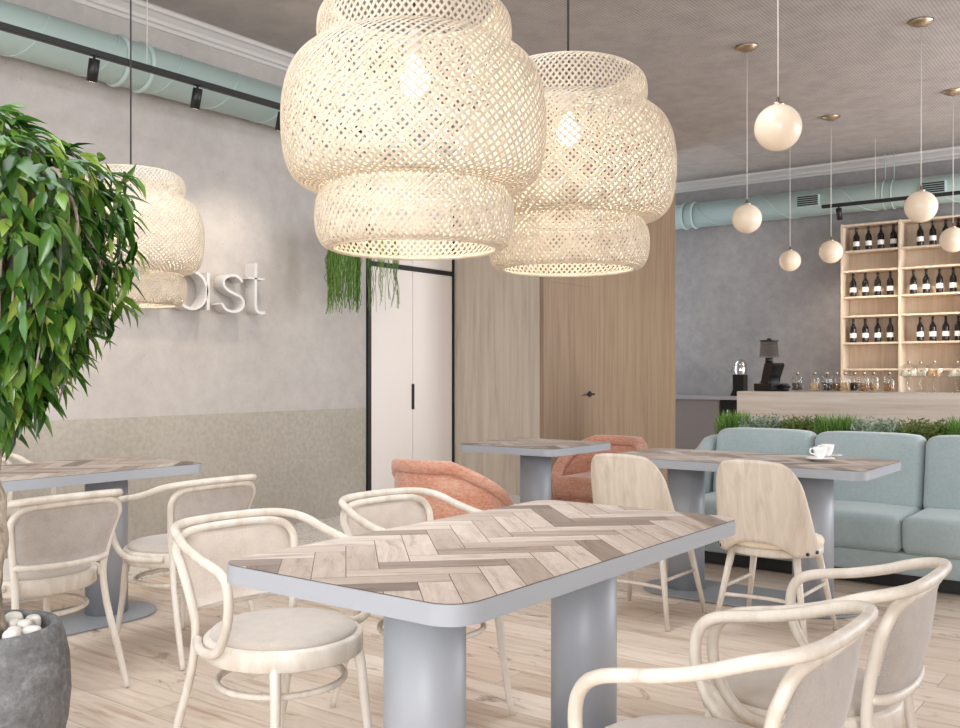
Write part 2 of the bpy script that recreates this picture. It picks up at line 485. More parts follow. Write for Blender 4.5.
# front wall with windows (behind the camera) and right wall with unseen windows added to light the room
def wall_with_openings(name, horizontal, pos, th, lo, hi, ops, z0, z1, mat):
    b = MB(); cur = lo
    def seg(a, c, za, zb):
        if c - a < 1e-4: return
        if horizontal: b.box((a, pos-th, za), (c, pos, zb))
        else: b.box((pos, a, za), (pos+th, c, zb))
    for (a, c) in ops:
        seg(cur, a, 0, ZC); seg(a, c, 0, z0); seg(a, c, z1, ZC); cur = c
    seg(cur, hi, 0, ZC)
    return struct(b.build(name, mat))
WF = [(-5.8, -3.2), (-2.9, -0.3), (0.0, 2.4)]
WR = [(-4.6, -2.2), (5.6, 8.0), (8.8, 11.2)]
WZ0, WZ1 = 0.35, 3.55
wall_with_openings('wall_front', True, YF, 0.2, XL-0.2, XR+0.2, WF, WZ0, WZ1, M['white_paint'])
wall_with_openings('wall_right', False, XR, 0.2, YF, YB, WR, WZ0, WZ1, M['white_paint'])
def frame(n, horizontal, a, c):
    b = MB(); t = 0.05
    def bar(p0, p1, za, zb):
        if horizontal: b.box((p0, YF-0.14, za), (p1, YF-0.08, zb))
        else: b.box((XR+0.08, p0, za), (XR+0.14, p1, zb))
    bar(a, a+t, WZ0, WZ1); bar(c-t, c, WZ0, WZ1); bar((a+c)/2-t/2, (a+c)/2+t/2, WZ0+t, WZ1-t)
    bar(a+t, c-t, WZ0, WZ0+t); bar(a+t, c-t, WZ1-t, WZ1)
    struct(b.build('window_%d' % n, M['black']))
k = 1
for a, c in WF: frame(k, True, a, c); k += 1
for a, c in WR: frame(k, False, a, c); k += 1
# cornices
prof = [(p[0]*0.75, p[1]*0.72) for p in [(0,0), (0,-0.17), (0.02,-0.17), (0.025,-0.135), (0.05,-0.125), (0.055,-0.09), (0.10,-0.05), (0.13,-0.04), (0.135,-0.012), (0.15,0)]]
b = MB(); b.prism([(YF+0.002, 0)]*0 or [(0,0)]*0 or [(p[0], p[1]) for p in prof], 0, 1)
def cornice_left():
    b = MB(); n = len(prof)
    vs = [(XL+p[0], YF, ZC+p[1]) for p in prof] + [(XL+p[0], BY0-0.001, ZC+p[1]) for p in prof]
    b.add(vs, [tuple(range(n)), tuple(range(n, 2*n))[::-1]] + [(i, n+i, n+(i+1) % n, (i+1) % n) for i in range(n)], False)
    struct(b.build('trim_1', M['white_paint'], merge=True))
def cornice_back():
    b = MB(); n = len(prof)
    vs = [(XL-0.9, YB-p[0], ZC+p[1]) for p in prof] + [(XR, YB-p[0], ZC+p[1]) for p in prof]
    b.add(vs, [tuple(range(n)), tuple(range(n, 2*n))[::-1]] + [(i, n+i, n+(i+1) % n, (i+1) % n) for i in range(n)], False)
    struct(b.build('trim_2', M['white_paint'], merge=True))
cornice_left(); cornice_back()

# ------------------------------------------------------------------ built-in cabinet
cb = thing('wall_cabinet', 'tall ivory built-in cupboard with black frame beside the timber panel', 'cabinet', (0,0,0))
XF = XL + 0.012
b = MB(); b.box((XL-0.6, 6.375, 0.004), (XF-0.02, 7.585, 3.195)); b.build('carcass', M['cabinet'], cb)
b = MB(); b.box((XL-0.6, 6.35, 0.004), (XF+0.012, 6.39, 3.195)); b.box((XL-0.6, 7.585, 0.004), (XF+0.012, 7.61, 3.195))
b.box((XL-0.02, 6.378, 2.255), (XF+0.012, 7.585, 2.295)); b.build('frame', M['black'], cb)
for y0, y1, hy in ((6.38, 6.975, 0), (6.981, 7.583, 6.985)):
    d = MB().bbox((XF-0.02, y0, 0.06), (XF, y1, 2.25), 0.0015, 1).build('door', M['cabinet'], cb)
    if hy:
        MB().box((XF, 6.962, 0.92), (XF+0.012, 6.99, 1.165)).build('handle', M['black'], d)
    MB().bbox((XF-0.02, y0, 2.30), (XF, y1, 3.19), 0.0015, 1).build('door', M['cabinet'], cb)

# ------------------------------------------------------------------ ducts
def duct(name, label, axis, a0, a1, c, z, r, flanges, seamstep, vents=(), straps=()):
    t = thing(name, label, 'duct', (0,0,0))
    def P(s, off=(0,0)): return (c+off[0], s, z+off[1]) if axis == 'y' else (s, c+off[0], z+off[1])
    n = 40
    MB().tube([P(a0), P(a1)], r, 48).build('pipe', M['duct'], t)
    s = a0 + 0.2; pts = []
    sb = MB()
    steps = int((a1-a0-0.4)/seamstep*36)
    for i in range(steps+1):
        a = 2*PI*i/36
        pts.append(P(s + seamstep*i/36, ((r+0.001)*math.cos(a), (r+0.001)*math.sin(a))))
    sb.tube(pts, 0.0042, 6); sb.build('seam', M['duct_seam'], t)
    for f in flanges:
        pts = [P(f, ((r+0.004)*math.cos(2*PI*i/40), (r+0.004)*math.sin(2*PI*i/40))) for i in range(40)]
        MB().tube(pts, 0.016, 8, closed=True).build('flange', M['duct_seam'], t)
    for f in straps:
        for df in (-0.05, 0.05):
            b = MB()
            pts = [P(f+df, ((r+0.004)*math.cos(2*PI*i/40), (r+0.004)*math.sin(2*PI*i/40))) for i in range(40)]
            b.tube(pts, 0.007, 6, closed=True)
            b.tube([P(f+df, (0, r)), P(f+df, (0, ZC-z))], 0.005, 6)
            b.build('hanger', M['duct'], t)
    for f in vents:
        g = MB(); w, h = 0.28, 0.14
        yy = c - r
        g.bbox((f-w/2, yy-0.03, z-h/2), (f+w/2, yy+0.05, z+h/2), 0.004, 1)
        v = g.build('vent', M['duct'], t)
        sl = MB()
        for i in range(5):
            zz = z - h/2 + 0.02 + i*(h-0.04)/4
            sl.box((f-w/2+0.015, yy-0.036, zz-0.008), (f+w/2-0.015, yy-0.029, zz+0.008))
        sl.build('grille', M['black'], v)
    return t
duct('ventilation_duct', 'mint green round air duct with spiral seams along the plaster wall', 'y', -2.5, 7.60, -5.86, 3.385, 0.158, [3.69, 3.87], 0.49)
duct('ventilation_duct', 'long mint green air duct with dark grilles above the bottle shelves', 'x', -6.9, XR-0.05, 12.02, 3.39, 0.165, [-5.56, -5.42], 0.95, vents=(-3.86, -2.44), straps=(-2.95, -1.0))

# ------------------------------------------------------------------ track lights
def track(label, axis, a0, a1, c, z, spots, wires, aim, spot_labels, group):
    t = thing('lighting_track', label, 'track', (0,0,0))
    def P(s, dz=0.0, off=0): return (c+off, s, z+dz) if axis == 'y' else (s, c+off, z+dz)
    lo, hi = P(a0, -0.02, -0.018), P(a1, 0.02, 0.018)
    MB().bbox(lo, hi, 0.003, 1).build('rail', M['black'], t)
    for w in wires: MB().tube([P(w, 0.02), P(w, ZC-z)], 0.003, 6).build('suspension_wire', M['cord_pale'], t)
    for s, lab in zip(spots, spot_labels):
        o = thing('track_spotlight', lab, 'spotlight', P(s, -0.022), 0, group)
        ax = Vector(aim).normalized()
        MB().tube([(0,0,0.0), (0,0,-0.035)], 0.008, 10).build('stem', M['black'], o)
        c0 = Vector((0,0,-0.03))
        bd = MB(); bd.tube([c0 - ax*0.015, c0 + ax*0.115], 0.032, 24)
        body = bd.build('body', M['black'], o)
        MB().tube([c0 + ax*0.115, c0 + ax*0.1165], 0.024, 20).build('lens', M['spot_lens'], body)
        ld = bpy.data.lights.new('spot_beam', 'SPOT'); lo_ = bpy.data.objects.new('spot_beam', ld); COL.objects.link(lo_)
        ld.energy = SPOT_W; ld.color = (1.0, 0.86, 0.70); ld.spot_size = math.radians(95); ld.spot_blend = 0.8; ld.shadow_soft_size = 0.02
        lo_.parent = o; lo_.location = c0 + ax*0.125
        lo_.rotation_euler = ax.to_track_quat('-Z', 'Y').to_euler()
SPOT_W = 29
track('black ceiling track hung along the plaster wall', 'y', -1.5, 5.6, -5.3, 3.19, [2.45, 3.19, 3.93, 4.66],
      [1.2, 3.55, 5.2], (-0.42, 0.10, -1.0),
      ['black track spot above the ficus, nearest the window wall', 'black track spot above the duct flange, left of the black cord',
       'middle black track spot against the mint duct over the wall letters', 'black track spot beside the large bamboo lamp shade'], 'spots on the wall track')
SPOT_W = 45
track('short black track hung in front of the bottle shelves', 'x', -3.49, -1.2, 11.2, 3.19, [-3.30, -2.56, -1.9],
      [-2.9, -1.6], (0.0, 0.42, -1.0),
      ['black track spot at the end of the track over the bottle shelves', 'black track spot half hidden behind an opal globe by the shelves',
       'black track spot over the far bay of bottles'], 'spots over the bottle shelves')

# ------------------------------------------------------------------ wall letters (thin deep ribbons)
def ribbon(b, path, th, x0, x1, closed=False):
    """path in (y, z): a strip of thickness th, standing out from the wall from x0 to x1"""
    P = [Vector((p[0], p[1])) for p in path]; m = len(P); L, R = [], []
    ths = th if isinstance(th, list) else [th]*m
    for i in range(m):
        t = (P[(i+1) % m] - P[i-1]) if closed else (P[min(i+1, m-1)] - P[max(i-1, 0)])
        t.normalize(); nrm = Vector((-t.y, t.x))
        L.append(P[i] + nrm*ths[i]/2); R.append(P[i] - nrm*ths[i]/2)
    vs, fs = [], []
    for i in range(m):
        vs += [(x0, L[i].x, L[i].y), (x1, L[i].x, L[i].y), (x1, R[i].x, R[i].y), (x0, R[i].x, R[i].y)]
    for i in range(m if closed else m-1):
        j = (i+1) % m
        for k in range(4):
            k2 = (k+1) % 4
            fs.append((4*i+k, 4*j+k, 4*j+k2, 4*i+k2))
    if not closed:
        fs += [(0,1,2,3), (4*m-1, 4*m-2, 4*m-3, 4*m-4)]
    b.add(vs, fs, False)
LX0, LX1, BZ = XL, XL+0.115, 1.745
def circ(cy, cz, ry, rz, a0, a1, n=28):
    return [(cy+ry*math.cos(a0+(a1-a0)*i/n), cz+rz*math.sin(a0+(a1-a0)*i/n)) for i in range(n+1)]
def letter(ch, label):
    b = MB()
    if ch == 'o':
        ribbon(b, circ(4.00, BZ+0.14, 0.135, 0.14, 0, 2*PI)[:-1], 0.02, LX0, LX1, True)
    if ch == 'a':
        ribbon(b, circ(4.375, BZ+0.14, 0.135, 0.14, 0, 2*PI)[:-1], 0.02, LX0, LX1, True)
        ribbon(b, [(4.52, BZ+0.28), (4.52, BZ)], 0.024, LX0, LX1)
    if ch == 's':
        pts = [(4.845, BZ+0.235), (4.80, BZ+0.272), (4.735, BZ+0.278), (4.675, BZ+0.25), (4.665, BZ+0.20), (4.70, BZ+0.165), (4.76, BZ+0.14),
               (4.83, BZ+0.115), (4.855, BZ+0.07), (4.83, BZ+0.022), (4.765, BZ), (4.69, BZ+0.012), (4.645, BZ+0.055)]
        ribbon(b, [(p[0], p[1]) for p in catmull([(q[0], q[1], 0) for q in pts], 5)], 0.02, LX0, LX1)
    if ch == 't':
        pts = [(4.975, BZ+0.395), (4.975, BZ+0.25), (4.975, BZ+0.07), (4.988, BZ+0.018), (5.03, BZ+0.002), (5.07, BZ+0.008)]
        ribbon(b, [(p[0], p[1]) for p in catmull([(q[0], q[1], 0) for q in pts], 5)], 0.024, LX0, LX1)
        ribbon(b, [(4.90, BZ+0.272), (5.06, BZ+0.272)], 0.012, LX0, LX1)
    o = b.build('wall_letter', M['letter'])
    tag(o, label, 'letter', 'white letters on the plaster wall')
letter('o', 'white wall letter o hidden behind the far bamboo lamp')
letter('a', 'white wall letter a at the edge of the far bamboo lamp')
letter('s', 'white wall letter s between the a and the t')
letter('t', 'white wall letter t, last of the wall sign')

# ------------------------------------------------------------------ bamboo lamps
LPROF = [(r, z*0.958) for r, z in [(.236,.004),(.252,.006),(.267,.020),(.279,.052),(.283,.10),(.277,.145),(.264,.168),(.268,.178),(.295,.184),(.325,.196),(.352,.225),(.368,.275),(.375,.345),(.374,.42),(.362,.49),(.338,.543),(.305,.575),(.276,.592),(.270,.606),(.276,.64),(.272,.685),(.254,.712),(.232,.722)]]
def lamp_meshes():
    pts = catmull([(r, z, 0) for r, z in LPROF], 5)
    s = [0.0]
    for i in range(1, len(pts)): s.append(s[-1] + (pts[i]-pts[i-1]).length)
    N, W, T = 84, 0.0074, 0.0014
    b = MB()
    Rm = 0.345
    # even resample
    tot = s[-1]; K = 120; prof = []
    j = 0
    for i in range(K+1):
        q = tot*i/K
        while j < len(s)-2 and s[j+1] < q: j += 1
        f = (q-s[j])/max(1e-9, s[j+1]-s[j])
        prof.append((pts[j].x+(pts[j+1].x-pts[j].x)*f, pts[j].y+(pts[j+1].y-pts[j].y)*f, q))
    for sg in (1, -1):
        for n in range(N):
            vs, fs = [], []
            for i in range(K+1):
                r, z, q = prof[i]
                a = 2*PI*n/N + sg*q/Rm*1.0
                # profile normal
                p0, p1 = prof[max(0, i-1)], prof[min(K, i+1)]
                tr, tz = p1[0]-p0[0], p1[1]-p0[1]; l = math.hypot(tr, tz); nr, nz = tz/l, -tr/l
                # tangent of strip and side direction on the surface
                er = Vector((math.cos(a), math.sin(a), 0)); ea = Vector((-math.sin(a), math.cos(a), 0))
                nrm = er*nr + Vector((0,0,1))*nz
                mer = er*(tr/l) + Vector((0,0,1))*(tz/l)
                tan = (mer + ea*sg*r/Rm).normalized()
                side = nrm.cross(tan).normalized()
                off = 0.0012*sg
                c = er*(r+0) + Vector((0,0,z)) + nrm*off
                w = W/2*min(1.0, r/0.30)
                vs += [c + side*w - nrm*T/2, c + side*w + nrm*T/2, c - side*w + nrm*T/2, c - side*w - nrm*T/2]
            for i in range(K):
                for k in range(4):
                    k2 = (k+1) % 4
                    fs.append((4*i+k, 4*(i+1)+k, 4*(i+1)+k2, 4*i+k2))
            b.add(vs, fs, False)
    shade = b.mesh('woven_shade', M['bamboo'])
    rims = []
    for r, z, w in ((.236, .004, .006), (.232, .692, .006)):
        rims.append(MB().tube([(r*math.cos(2*PI*i/64), r*math.sin(2*PI*i/64), z) for i in range(64)], w, 8, closed=True).mesh('rim_hoop', M['bamboo']))
    return shade, rims
SH, RIM = lamp_meshes()
LAMP_W = 5.6
def big_lamp(x, y, zb, label, watts, sc=0.91):
    x, y = x*sc, y*sc; zb = CAMZ + (zb-CAMZ)*sc
    t = thing('pendant_lamp', label, 'pendant lamp', (x, y, zb), random.uniform(0, 6), 'woven bamboo lamps'); t.scale = (sc, sc, sc)
    for nm, me in (('woven_shade', SH), ('rim_hoop', RIM[0]), ('rim_hoop', RIM[1])):
        o = bpy.data.objects.new(nm, me); COL.objects.link(o); o.parent = t
    b = MB(); b.tube([(0,0,0.62), (0,0,(ZC-zb)/sc)], 0.0045, 8); b.build('cord', M['cord_black'], t)
    b = MB(); b.lathe([(0.022,0.555),(0.024,0.56),(0.024,0.61),(0.012,0.632)], 20)
    for k in range(3):
        a = 2*PI*k/3; b.tube([(0,0,0.60), (0.268*math.cos(a), 0.268*math.sin(a), 0.60)], 0.0025, 6)
    b.build('socket', M['white_paint'], t)
    b = MB(); b.lathe([(0.014,0.556),(0.018,0.54),(0.036,0.51),(0.042,0.485),(0.036,0.457),(0.02,0.443),(0.004,0.439)], 24)
    b.build('bulb', M['bulb'], t)
    ld = bpy.data.lights.new('lamp_glow', 'POINT'); ld.energy = watts; ld.color = (1.0, 0.89, 0.75); ld.shadow_soft_size = 0.05
    lo = bpy.data.objects.new('lamp_glow', ld); COL.objects.link(lo); lo.parent = t; lo.location = (0,0,0.38)
big_lamp(-1.797, 2.075, 1.622, 'largest tiered bamboo pendant lamp over the near end of the front table', LAMP_W)
big_lamp(-1.786, 2.89, 1.634, 'second tiered bamboo pendant lamp, partly behind the largest one', LAMP_W)
big_lamp(-4.513, 2.925, 1.626, 'distant bamboo pendant lamp in front of the wall letters behind the ficus', LAMP_W)

# ------------------------------------------------------------------ opal globes
def globe(px, py, d, label, sid):
    x = (px-480)/FPX*d; s, c = math.sin(YAW), math.cos(YAW)
    X, Y = -s*d + c*x, c*d + s*x
    Z = 2.512
    t = thing('globe_pendant', label, 'globe lamp', (X, Y, Z), 0, 'opal globe pendants')
    b = MB(); R = 0.117
    b.lathe([(R*math.sin(PI*(i+0.35)/24.7), -R*math.cos(PI*(i+0.35)/24.7)) for i in range(24)], 40)
    b.build('globe', M['opal'], t)
    b = MB(); b.lathe([(0.030,0.112),(0.030,0.122),(0.010,0.130),(0.008,0.155)], 20); b.build('cap', M['brass'], t)
    MB().tube([(0,0,0.15), (0,0,ZC-Z-0.02)], 0.0032 if d < 9 else 0.0036, 8).build('cord', M['cord_pale'], t)
    b = MB(); b.lathe([(0.012,ZC-Z-0.045),(0.05,ZC-Z-0.035),(0.085,ZC-Z-0.012),(0.088,ZC-Z)], 28); b.build('ceiling_rose', M['brass'], t)
globe(778, 128, 4.84, 'largest opal globe pendant right of the bamboo lamps', 1)
globe(747, 219, 7.70, 'opal globe pendant just right of the second bamboo lamp', 2)
globe(921, 207, 7.14, 'opal globe pendant in front of the top bottle shelf', 3)
globe(790, 261, 10.58, 'smallest opal globe pendant low against the grey wall', 4)
globe(831, 252, 9.80, 'opal globe pendant beside the left side of the shelves', 5)
globe(953, 240, 8.91, 'opal globe pendant cut off by the right picture edge', 6)

# ------------------------------------------------------------------ tables
def rrect(w, h, r, n=8):
    out = []
    for cx, cy, a0 in ((w/2-r, h/2-r, 0), (-w/2+r, h/2-r, PI/2), (-w/2+r, -h/2+r, PI), (w/2-r, -h/2+r, 1.5*PI)):
        for i in range(n+1):
            a = a0 + PI/2*i/n
            out.append((cx+r*math.cos(a), cy+r*math.sin(a)))
    return out
def clip(poly, cl):
    out = poly
    for i in range(len(cl)):
        ax, ay = cl[i]; bx_, by = cl[(i+1) % len(cl)]
        inp, out = out, []
        if not inp: return []
        def side(p): return (bx_-ax)*(p[1]-ay) - (by-ay)*(p[0]-ax)
        for k in range(len(inp)):
            p, q = inp[k], inp[(k+1) % len(inp)]
            sp, sq = side(p), side(q)
            if sp >= 0: out.append(p)
            if sp*sq < 0:
                t = sp/(sp-sq); out.append((p[0]+(q[0]-p[0])*t, p[1]+(q[1]-p[1])*t))
    return out
TABZ = 0.79
def table(label, x, y, w, h, cols, rz=0, seed=1, R=0.08):
    rnd = random.Random(seed)
    t = thing('dining_table', label, 'table', (x, y, 0), rz, 'herringbone cafe tables')
    th = 0.048; TZ = TABZ
    MB().prism(rrect(w, h, R, 28), TZ-th, TZ-0.002, smooth=False).build('table_edge', M['lacquer'], t)
    b = MB(); inner = rrect(w-0.006, h-0.006, R-0.003, 20)
    b.mat = 1; b.prism(inner, TZ-0.0018, TZ-0.0008)
    b.mat = 0
    u = 0.081; n = 4; g = 0.0011
    ca, sa = math.cos(PI/4), math.sin(PI/4)
    rng = int((w+h)/u) + 6
    def plank(x0, y0, x1, y1, vert):
        quad = [(x0+g, y0+g), (x1-g, y0+g), (x1-g, y1-g), (x0+g, y1-g)]
        W = [((p[0]*ca - p[1]*sa), (p[0]*sa + p[1]*ca)) for p in quad]
        P = clip(W, inner)
        if len(P) < 3: return
        b.tone = rnd.random()**1.0
        if rnd.random() < 0.10: b.tone = rnd.uniform(0.0, 0.1)
        ox, oy = rnd.uniform(0, 50), rnd.uniform(0, 50)
        fi = len(b.f)
        b.add([(p[0], p[1], TZ) for p in P], [tuple(range(len(P)))], False)
        uvs = []
        for p in P:
            a, c = p[0]*ca + p[1]*sa, -p[0]*sa + p[1]*ca
            uvs.append((ox+(c if vert else a), oy+(a if vert else c)))
        b.uv[fi] = uvs
    for row in range(-rng, rng):
        for m in range(-rng//4, rng//4+1):
            x0 = row + 2*n*m
            if abs(x0) < rng*1.5: plank(x0*u, row*u, (x0+n)*u, (row+1)*u, False)
    for c in range(-rng, rng):
        for m in range(-rng//4, rng//4+1):
            y0 = c - 2*n + 1 + 2*n*m
            if abs(y0) < rng*1.5: plank(c*u, y0*u, (c+1)*u, (y0+n)*u, True)
    b.tone = 0.5
    b.build('herringbone_top', [M['table_wood'], M['table_gap']], t)
    for (cx, cy) in cols:
        MB().lathe([(0.107, 0.011), (0.107, TZ-th-0.0005)], 48, (cx, cy, 0)).build('column', M['lacquer'], t)
    if len(cols) > 1:
        L = abs(cols[0][1]-cols[1][1]) + 0.50
        base = rrect(0.50, L, 0.2495, 14)
    else: base = [(0.25*math.cos(2*PI*i/40), 0.25*math.sin(2*PI*i/40)) for i in range(40)]
    MB().prism(base, 0.0045, 0.012).build('base_plate', M['lacquer_dark'], t)
table('front cafe table with herringbone wood top and two grey columns under the big lamps', -1.606, 2.295, 0.788, 1.525, [(0,-0.40),(0,0.40)], 0, 3)
table('cafe table by the plaster wall, under the distant bamboo lamp behind the stone planter', -4.61, 2.445, 0.76, 1.52, [(0,-0.40),(0,0.40)], 0, 5)
table('small square herringbone table on one grey column between the coral chairs', -3.635, 5.46, 0.79, 0.79, [(0,0)], 0, 8)
table('cafe table with two coffee cups in front of the mint sofa', -2.045, 5.22, 0.77, 1.49, [(0,-0.37),(0,0.37)], PI/2, 11)

# ------------------------------------------------------------------ bentwood armchairs (local forward = +Y)
def mir(pts, s): return [(p[0]*s, p[1], p[2]) for p in pts]
def hoop_pts():
    side = [(.215,-.335,.004), (.203,-.285,.16), (.188,-.232,.33), (.182,-.212,.47), (.196,-.222,.57), (.214,-.246,.67), (.221,-.262,.710)]
    top = [(.203,-.276,.747), (.160,-.290,.764), (.09,-.301,.769)]
    full = side + top + [(0,-.304,.770)] + mir(top[::-1], -1) + mir(side[::-1], -1)
    return full
def arm_side():
    return [(.0,-.322,.794), (.10,-.318,.793), (.175,-.304,.790), (.222,-.268,.783), (.245,-.21,.768), (.257,-.14,.744), (.264,-.06,.724), (.268,.01,.712),
            (.27,.065,.700), (.271,.100,.678), (.272,.117,.638), (.272,.115,.575), (.271,.09,.515), (.267,.05,.470), (.262,.0,.452), (.252,-.065,.449), (.224,-.13,.449), (.200,-.170,.450)]
def make_chair():
    root = thing('bentwood_armchair', 'x', 'armchair', (0,0,0), 0, 'pale bentwood armchairs')
    n = 40
    b = MB(); b.lathe([(.190,.408),(.236,.408),(.243,.415),(.243,.463),(.236,.471),(.19,.471)], 56, cap0=False, cap1=False); b.build('seat_ring', M['birch'], root)
    b = MB(); b.lathe([(.20,.440),(.218,.466),(.223,.475),(.219,.485),(.204,.493),(.165,.500),(.10,.504),(.03,.506),(.004,.506)], 56); b.build('seat_cushion', M['seat_fabric'], root)
    hp = catmull(hoop_pts(), 6)
    rr = [0.0138 if p.z > 0.2 else 0.0115+0.003*p.z/0.2 for p in hp]
    MB().tube(hp, rr, 12).build('back_hoop', M['birch'], root)
    ap = arm_side(); full = mir(ap[:0:-1], -1) + ap
    cp = catmull(full, 6)
    MB().tube(cp, 0.0142, 12).build('arm_rail', M['birch'], root)
    # lower back rail
    lr = catmull([(.188,-.218,.535), (.175,-.236,.532), (.12,-.258,.528), (.0,-.268,.526), (-.12,-.258,.528), (-.175,-.236,.532), (-.188,-.218,.535)], 5)
    MB().tube(lr, 0.013, 10).build('back_rail', M['birch'], root)
    # upholstered back panel following the hoop
    W = [(.535,.178),(.57,.188),(.62,.197),(.67,.207),(.70,.213),(.728,.210),(.747,.190),(.759,.150)]
    bp = MB(); cols = 14; rows = len(W)
    def yback(z): return -.212 - (max(0, z-.47)/.33)**1.15*.09
    for side in (0, 1):
        vs, fs = [], []
        for (z, w) in W:
            for j in range(cols+1):
                u = -1 + 2*j/cols
                puff = 0.013*(1-u**6)*max(.3, 1-max(0, (z-.66)/.10)**2)
                bow = 0.034*(1-u*u)*max(.12, min(1, 1-(z-.62)/.15))
                y = yback(z) - bow + (puff if side == 0 else -puff)
                vs.append((u*w, y, z))
        m = cols+1
        for i in range(rows-1):
            for j in range(cols):
                f = (i*m+j, i*m+j+1, (i+1)*m+j+1, (i+1)*m+j)
                fs.append(f[::-1] if side == 0 else f)
        bp.mat = side
        bp.add(vs, fs)
    k = rows*(cols+1); m = cols+1
    loop = [j for j in range(m)] + [i*m+cols for i in range(1, rows)] + [(rows-1)*m+j for j in range(cols-1, -1, -1)] + [i*m for i in range(rows-2, 0, -1)]
    for a in range(len(loop)):
        c = loop[(a+1) % len(loop)]
        bp.f.append((loop[a], loop[a]+k, c+k, c)); bp.sm.append(True); bp.mi.append(1); bp.attr.append(.5)
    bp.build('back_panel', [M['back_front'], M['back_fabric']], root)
    for s in (-1, 1):
        lp = catmull([(s*.150,.165,.43), (s*.158,.180,.36), (s*.168,.195,.20), (s*.185,.222,.004)], 5)
        MB().tube(lp, [0.0185 - 0.007*i/(len(lp)-1) for i in range(len(lp))], 12).build('leg', M['birch'], root)
    st = [(.195*math.cos(2*PI*i/n), .195*math.sin(2*PI*i/n)-.015, .325) for i in range(n)]
    MB().tube(st, 0.0105, 10, closed=True).build('stretcher_hoop', M['birch'], root)
    return root
ch0 = make_chair()
R90 = PI/2
CH = [(-2.27, 2.005, -R90-.11, 'pale bentwood armchair left of the front table, its seat and round back in full view'),
      (-2.28, 2.745, -R90-.11, 'bentwood armchair behind the front table, only its back and arm above the tabletop'),
      (-0.835, 1.84, R90, 'nearest bentwood armchair, cut off by the bottom of the picture'),
      (-0.815, 2.44, R90, 'bentwood armchair at the right, behind the nearest one, beside the front table'),
      (-3.79, 2.01, R90, 'bentwood armchair beside the stone planter, seen from behind'),
      (-3.80, 2.71, R90, 'bentwood armchair with cream seat between the planter chair and front table'),
      (-5.36, 2.63, -R90, 'bentwood armchair against the plaster wall behind the ficus table')]
for i, (x, y, rz, lab) in enumerate(CH):
    if i == 0:
        ch0.location = (x, y, 0); ch0.rotation_euler = (0,0,rz); ch0['label'] = lab
    else: dup(ch0, (x, y, 0.0), rz, lab)

# ------------------------------------------------------------------ shell-back chairs
def make_shell_chair():
    root = thing('shell_chair', 'x', 'chair', (0,0,0), 0, 'plywood shell chairs')
    def P(u, v, off):
        th_w = 1.28 - 0.42*min(1, v/0.86)
        if v > 0.60:
            q = (v-0.60)/0.40; th_w *= math.sqrt(max(0, 1-(q*0.88)**3.0))
        th = u*th_w
        zb = 0.415 + (0.062*max(0, 1-(th/0.62)**2))
        zt = 0.868 - 0.012*u*u
        z = zb + (zt-zb)*v
        lean = 0.085*max(0, (z-0.43))/0.44
        A, B = 0.245+off, 0.225+off
        sn, cs = math.sin(th), math.cos(th); sn = math.copysign(abs(sn)**0.80, sn); cs = math.copysign(abs(cs)**0.80, cs)
        return Vector((A*sn, -B*cs - lean, z))
    b = MB(); nu, nv = 28, 22; vs, fs = [], []
    for off in (0.0, 0.011):
        for j in range(nv+1):
            for i in range(nu+1): vs.append(P(-1+2*i/nu, j/nv, off))
    m = nu+1; k = m*(nv+1)
    for j in range(nv):
        for i in range(nu):
            f = (j*m+i, j*m+i+1, (j+1)*m+i+1, (j+1)*m+i)
            fs.append(f); fs.append(tuple(x+k for x in f[::-1]))
    loop = list(range(m)) + [j*m+nu for j in range(1, nv+1)] + [nv*m+i for i in range(nu-1, -1, -1)] + [j*m for j in range(nv-1, 0, -1)]
    for a in range(len(loop)):
        c = loop[(a+1) % len(loop)]; fs.append((loop[a], c, c+k, loop[a]+k))
    b.add(vs, fs); sh = b.build('back_shell', M['shell_wood'], root, merge=True)
    for u, v in ((-0.93, 0.05), (-0.72, 0.035), (0.93, 0.05), (0.72, 0.035)):
        p0, p1 = P(u, v, 0.008), P(u, v, 0.014)
        MB().tube([p0, p1], 0.009, 12).build('screw', M['black'], sh)
    b = MB(); b.lathe([(.19,.405),(.222,.405),(.226,.411),(.226,.440),(.19,.445)], 48, sy=0.98); b.build('seat_frame', M['birch'], root)
    b = MB(); b.lathe([(.21,.442),(.226,.450),(.229,.466),(.222,.480),(.19,.488),(.10,.492),(.004,.493)], 48); b.build('seat_cushion', M['cream_fabric'], root)
    for sx, sy in ((-1,-1), (1,-1), (-1,1), (1,1)):
        MB().tube([(sx*.155, sy*.15, .42), (sx*.225, sy*.225, .004)], [0.019, 0.011], 12).build('leg', M['birch'], root)
    def lp(sx, sy, z): f = (0.42-z)/0.416; return (sx*(.155+.07*f), sy*(.15+.075*f), z)
    for s in (-1, 1):
        MB().tube([lp(s,-1,.235), lp(s,1,.235)], 0.009, 8).build('stretcher', M['birch'], root)
    c = catmull([lp(-1,-1,.20), (-.10,-.150,.195), (0,-.14,.195), (.10,-.150,.195), lp(1,-1,.20)], 6)
    MB().tube(c, 0.0095, 8).build('stretcher', M['birch'], root)
    return root
sc = make_shell_chair()
sc.location = (-2.315, 4.53, 0); sc['label'] = 'pale wood shell-back chair nearer the small square table'
dup(sc, (-1.66, 4.60, 0), 0.0, 'pale wood shell-back chair with black screws in front of the cup table')

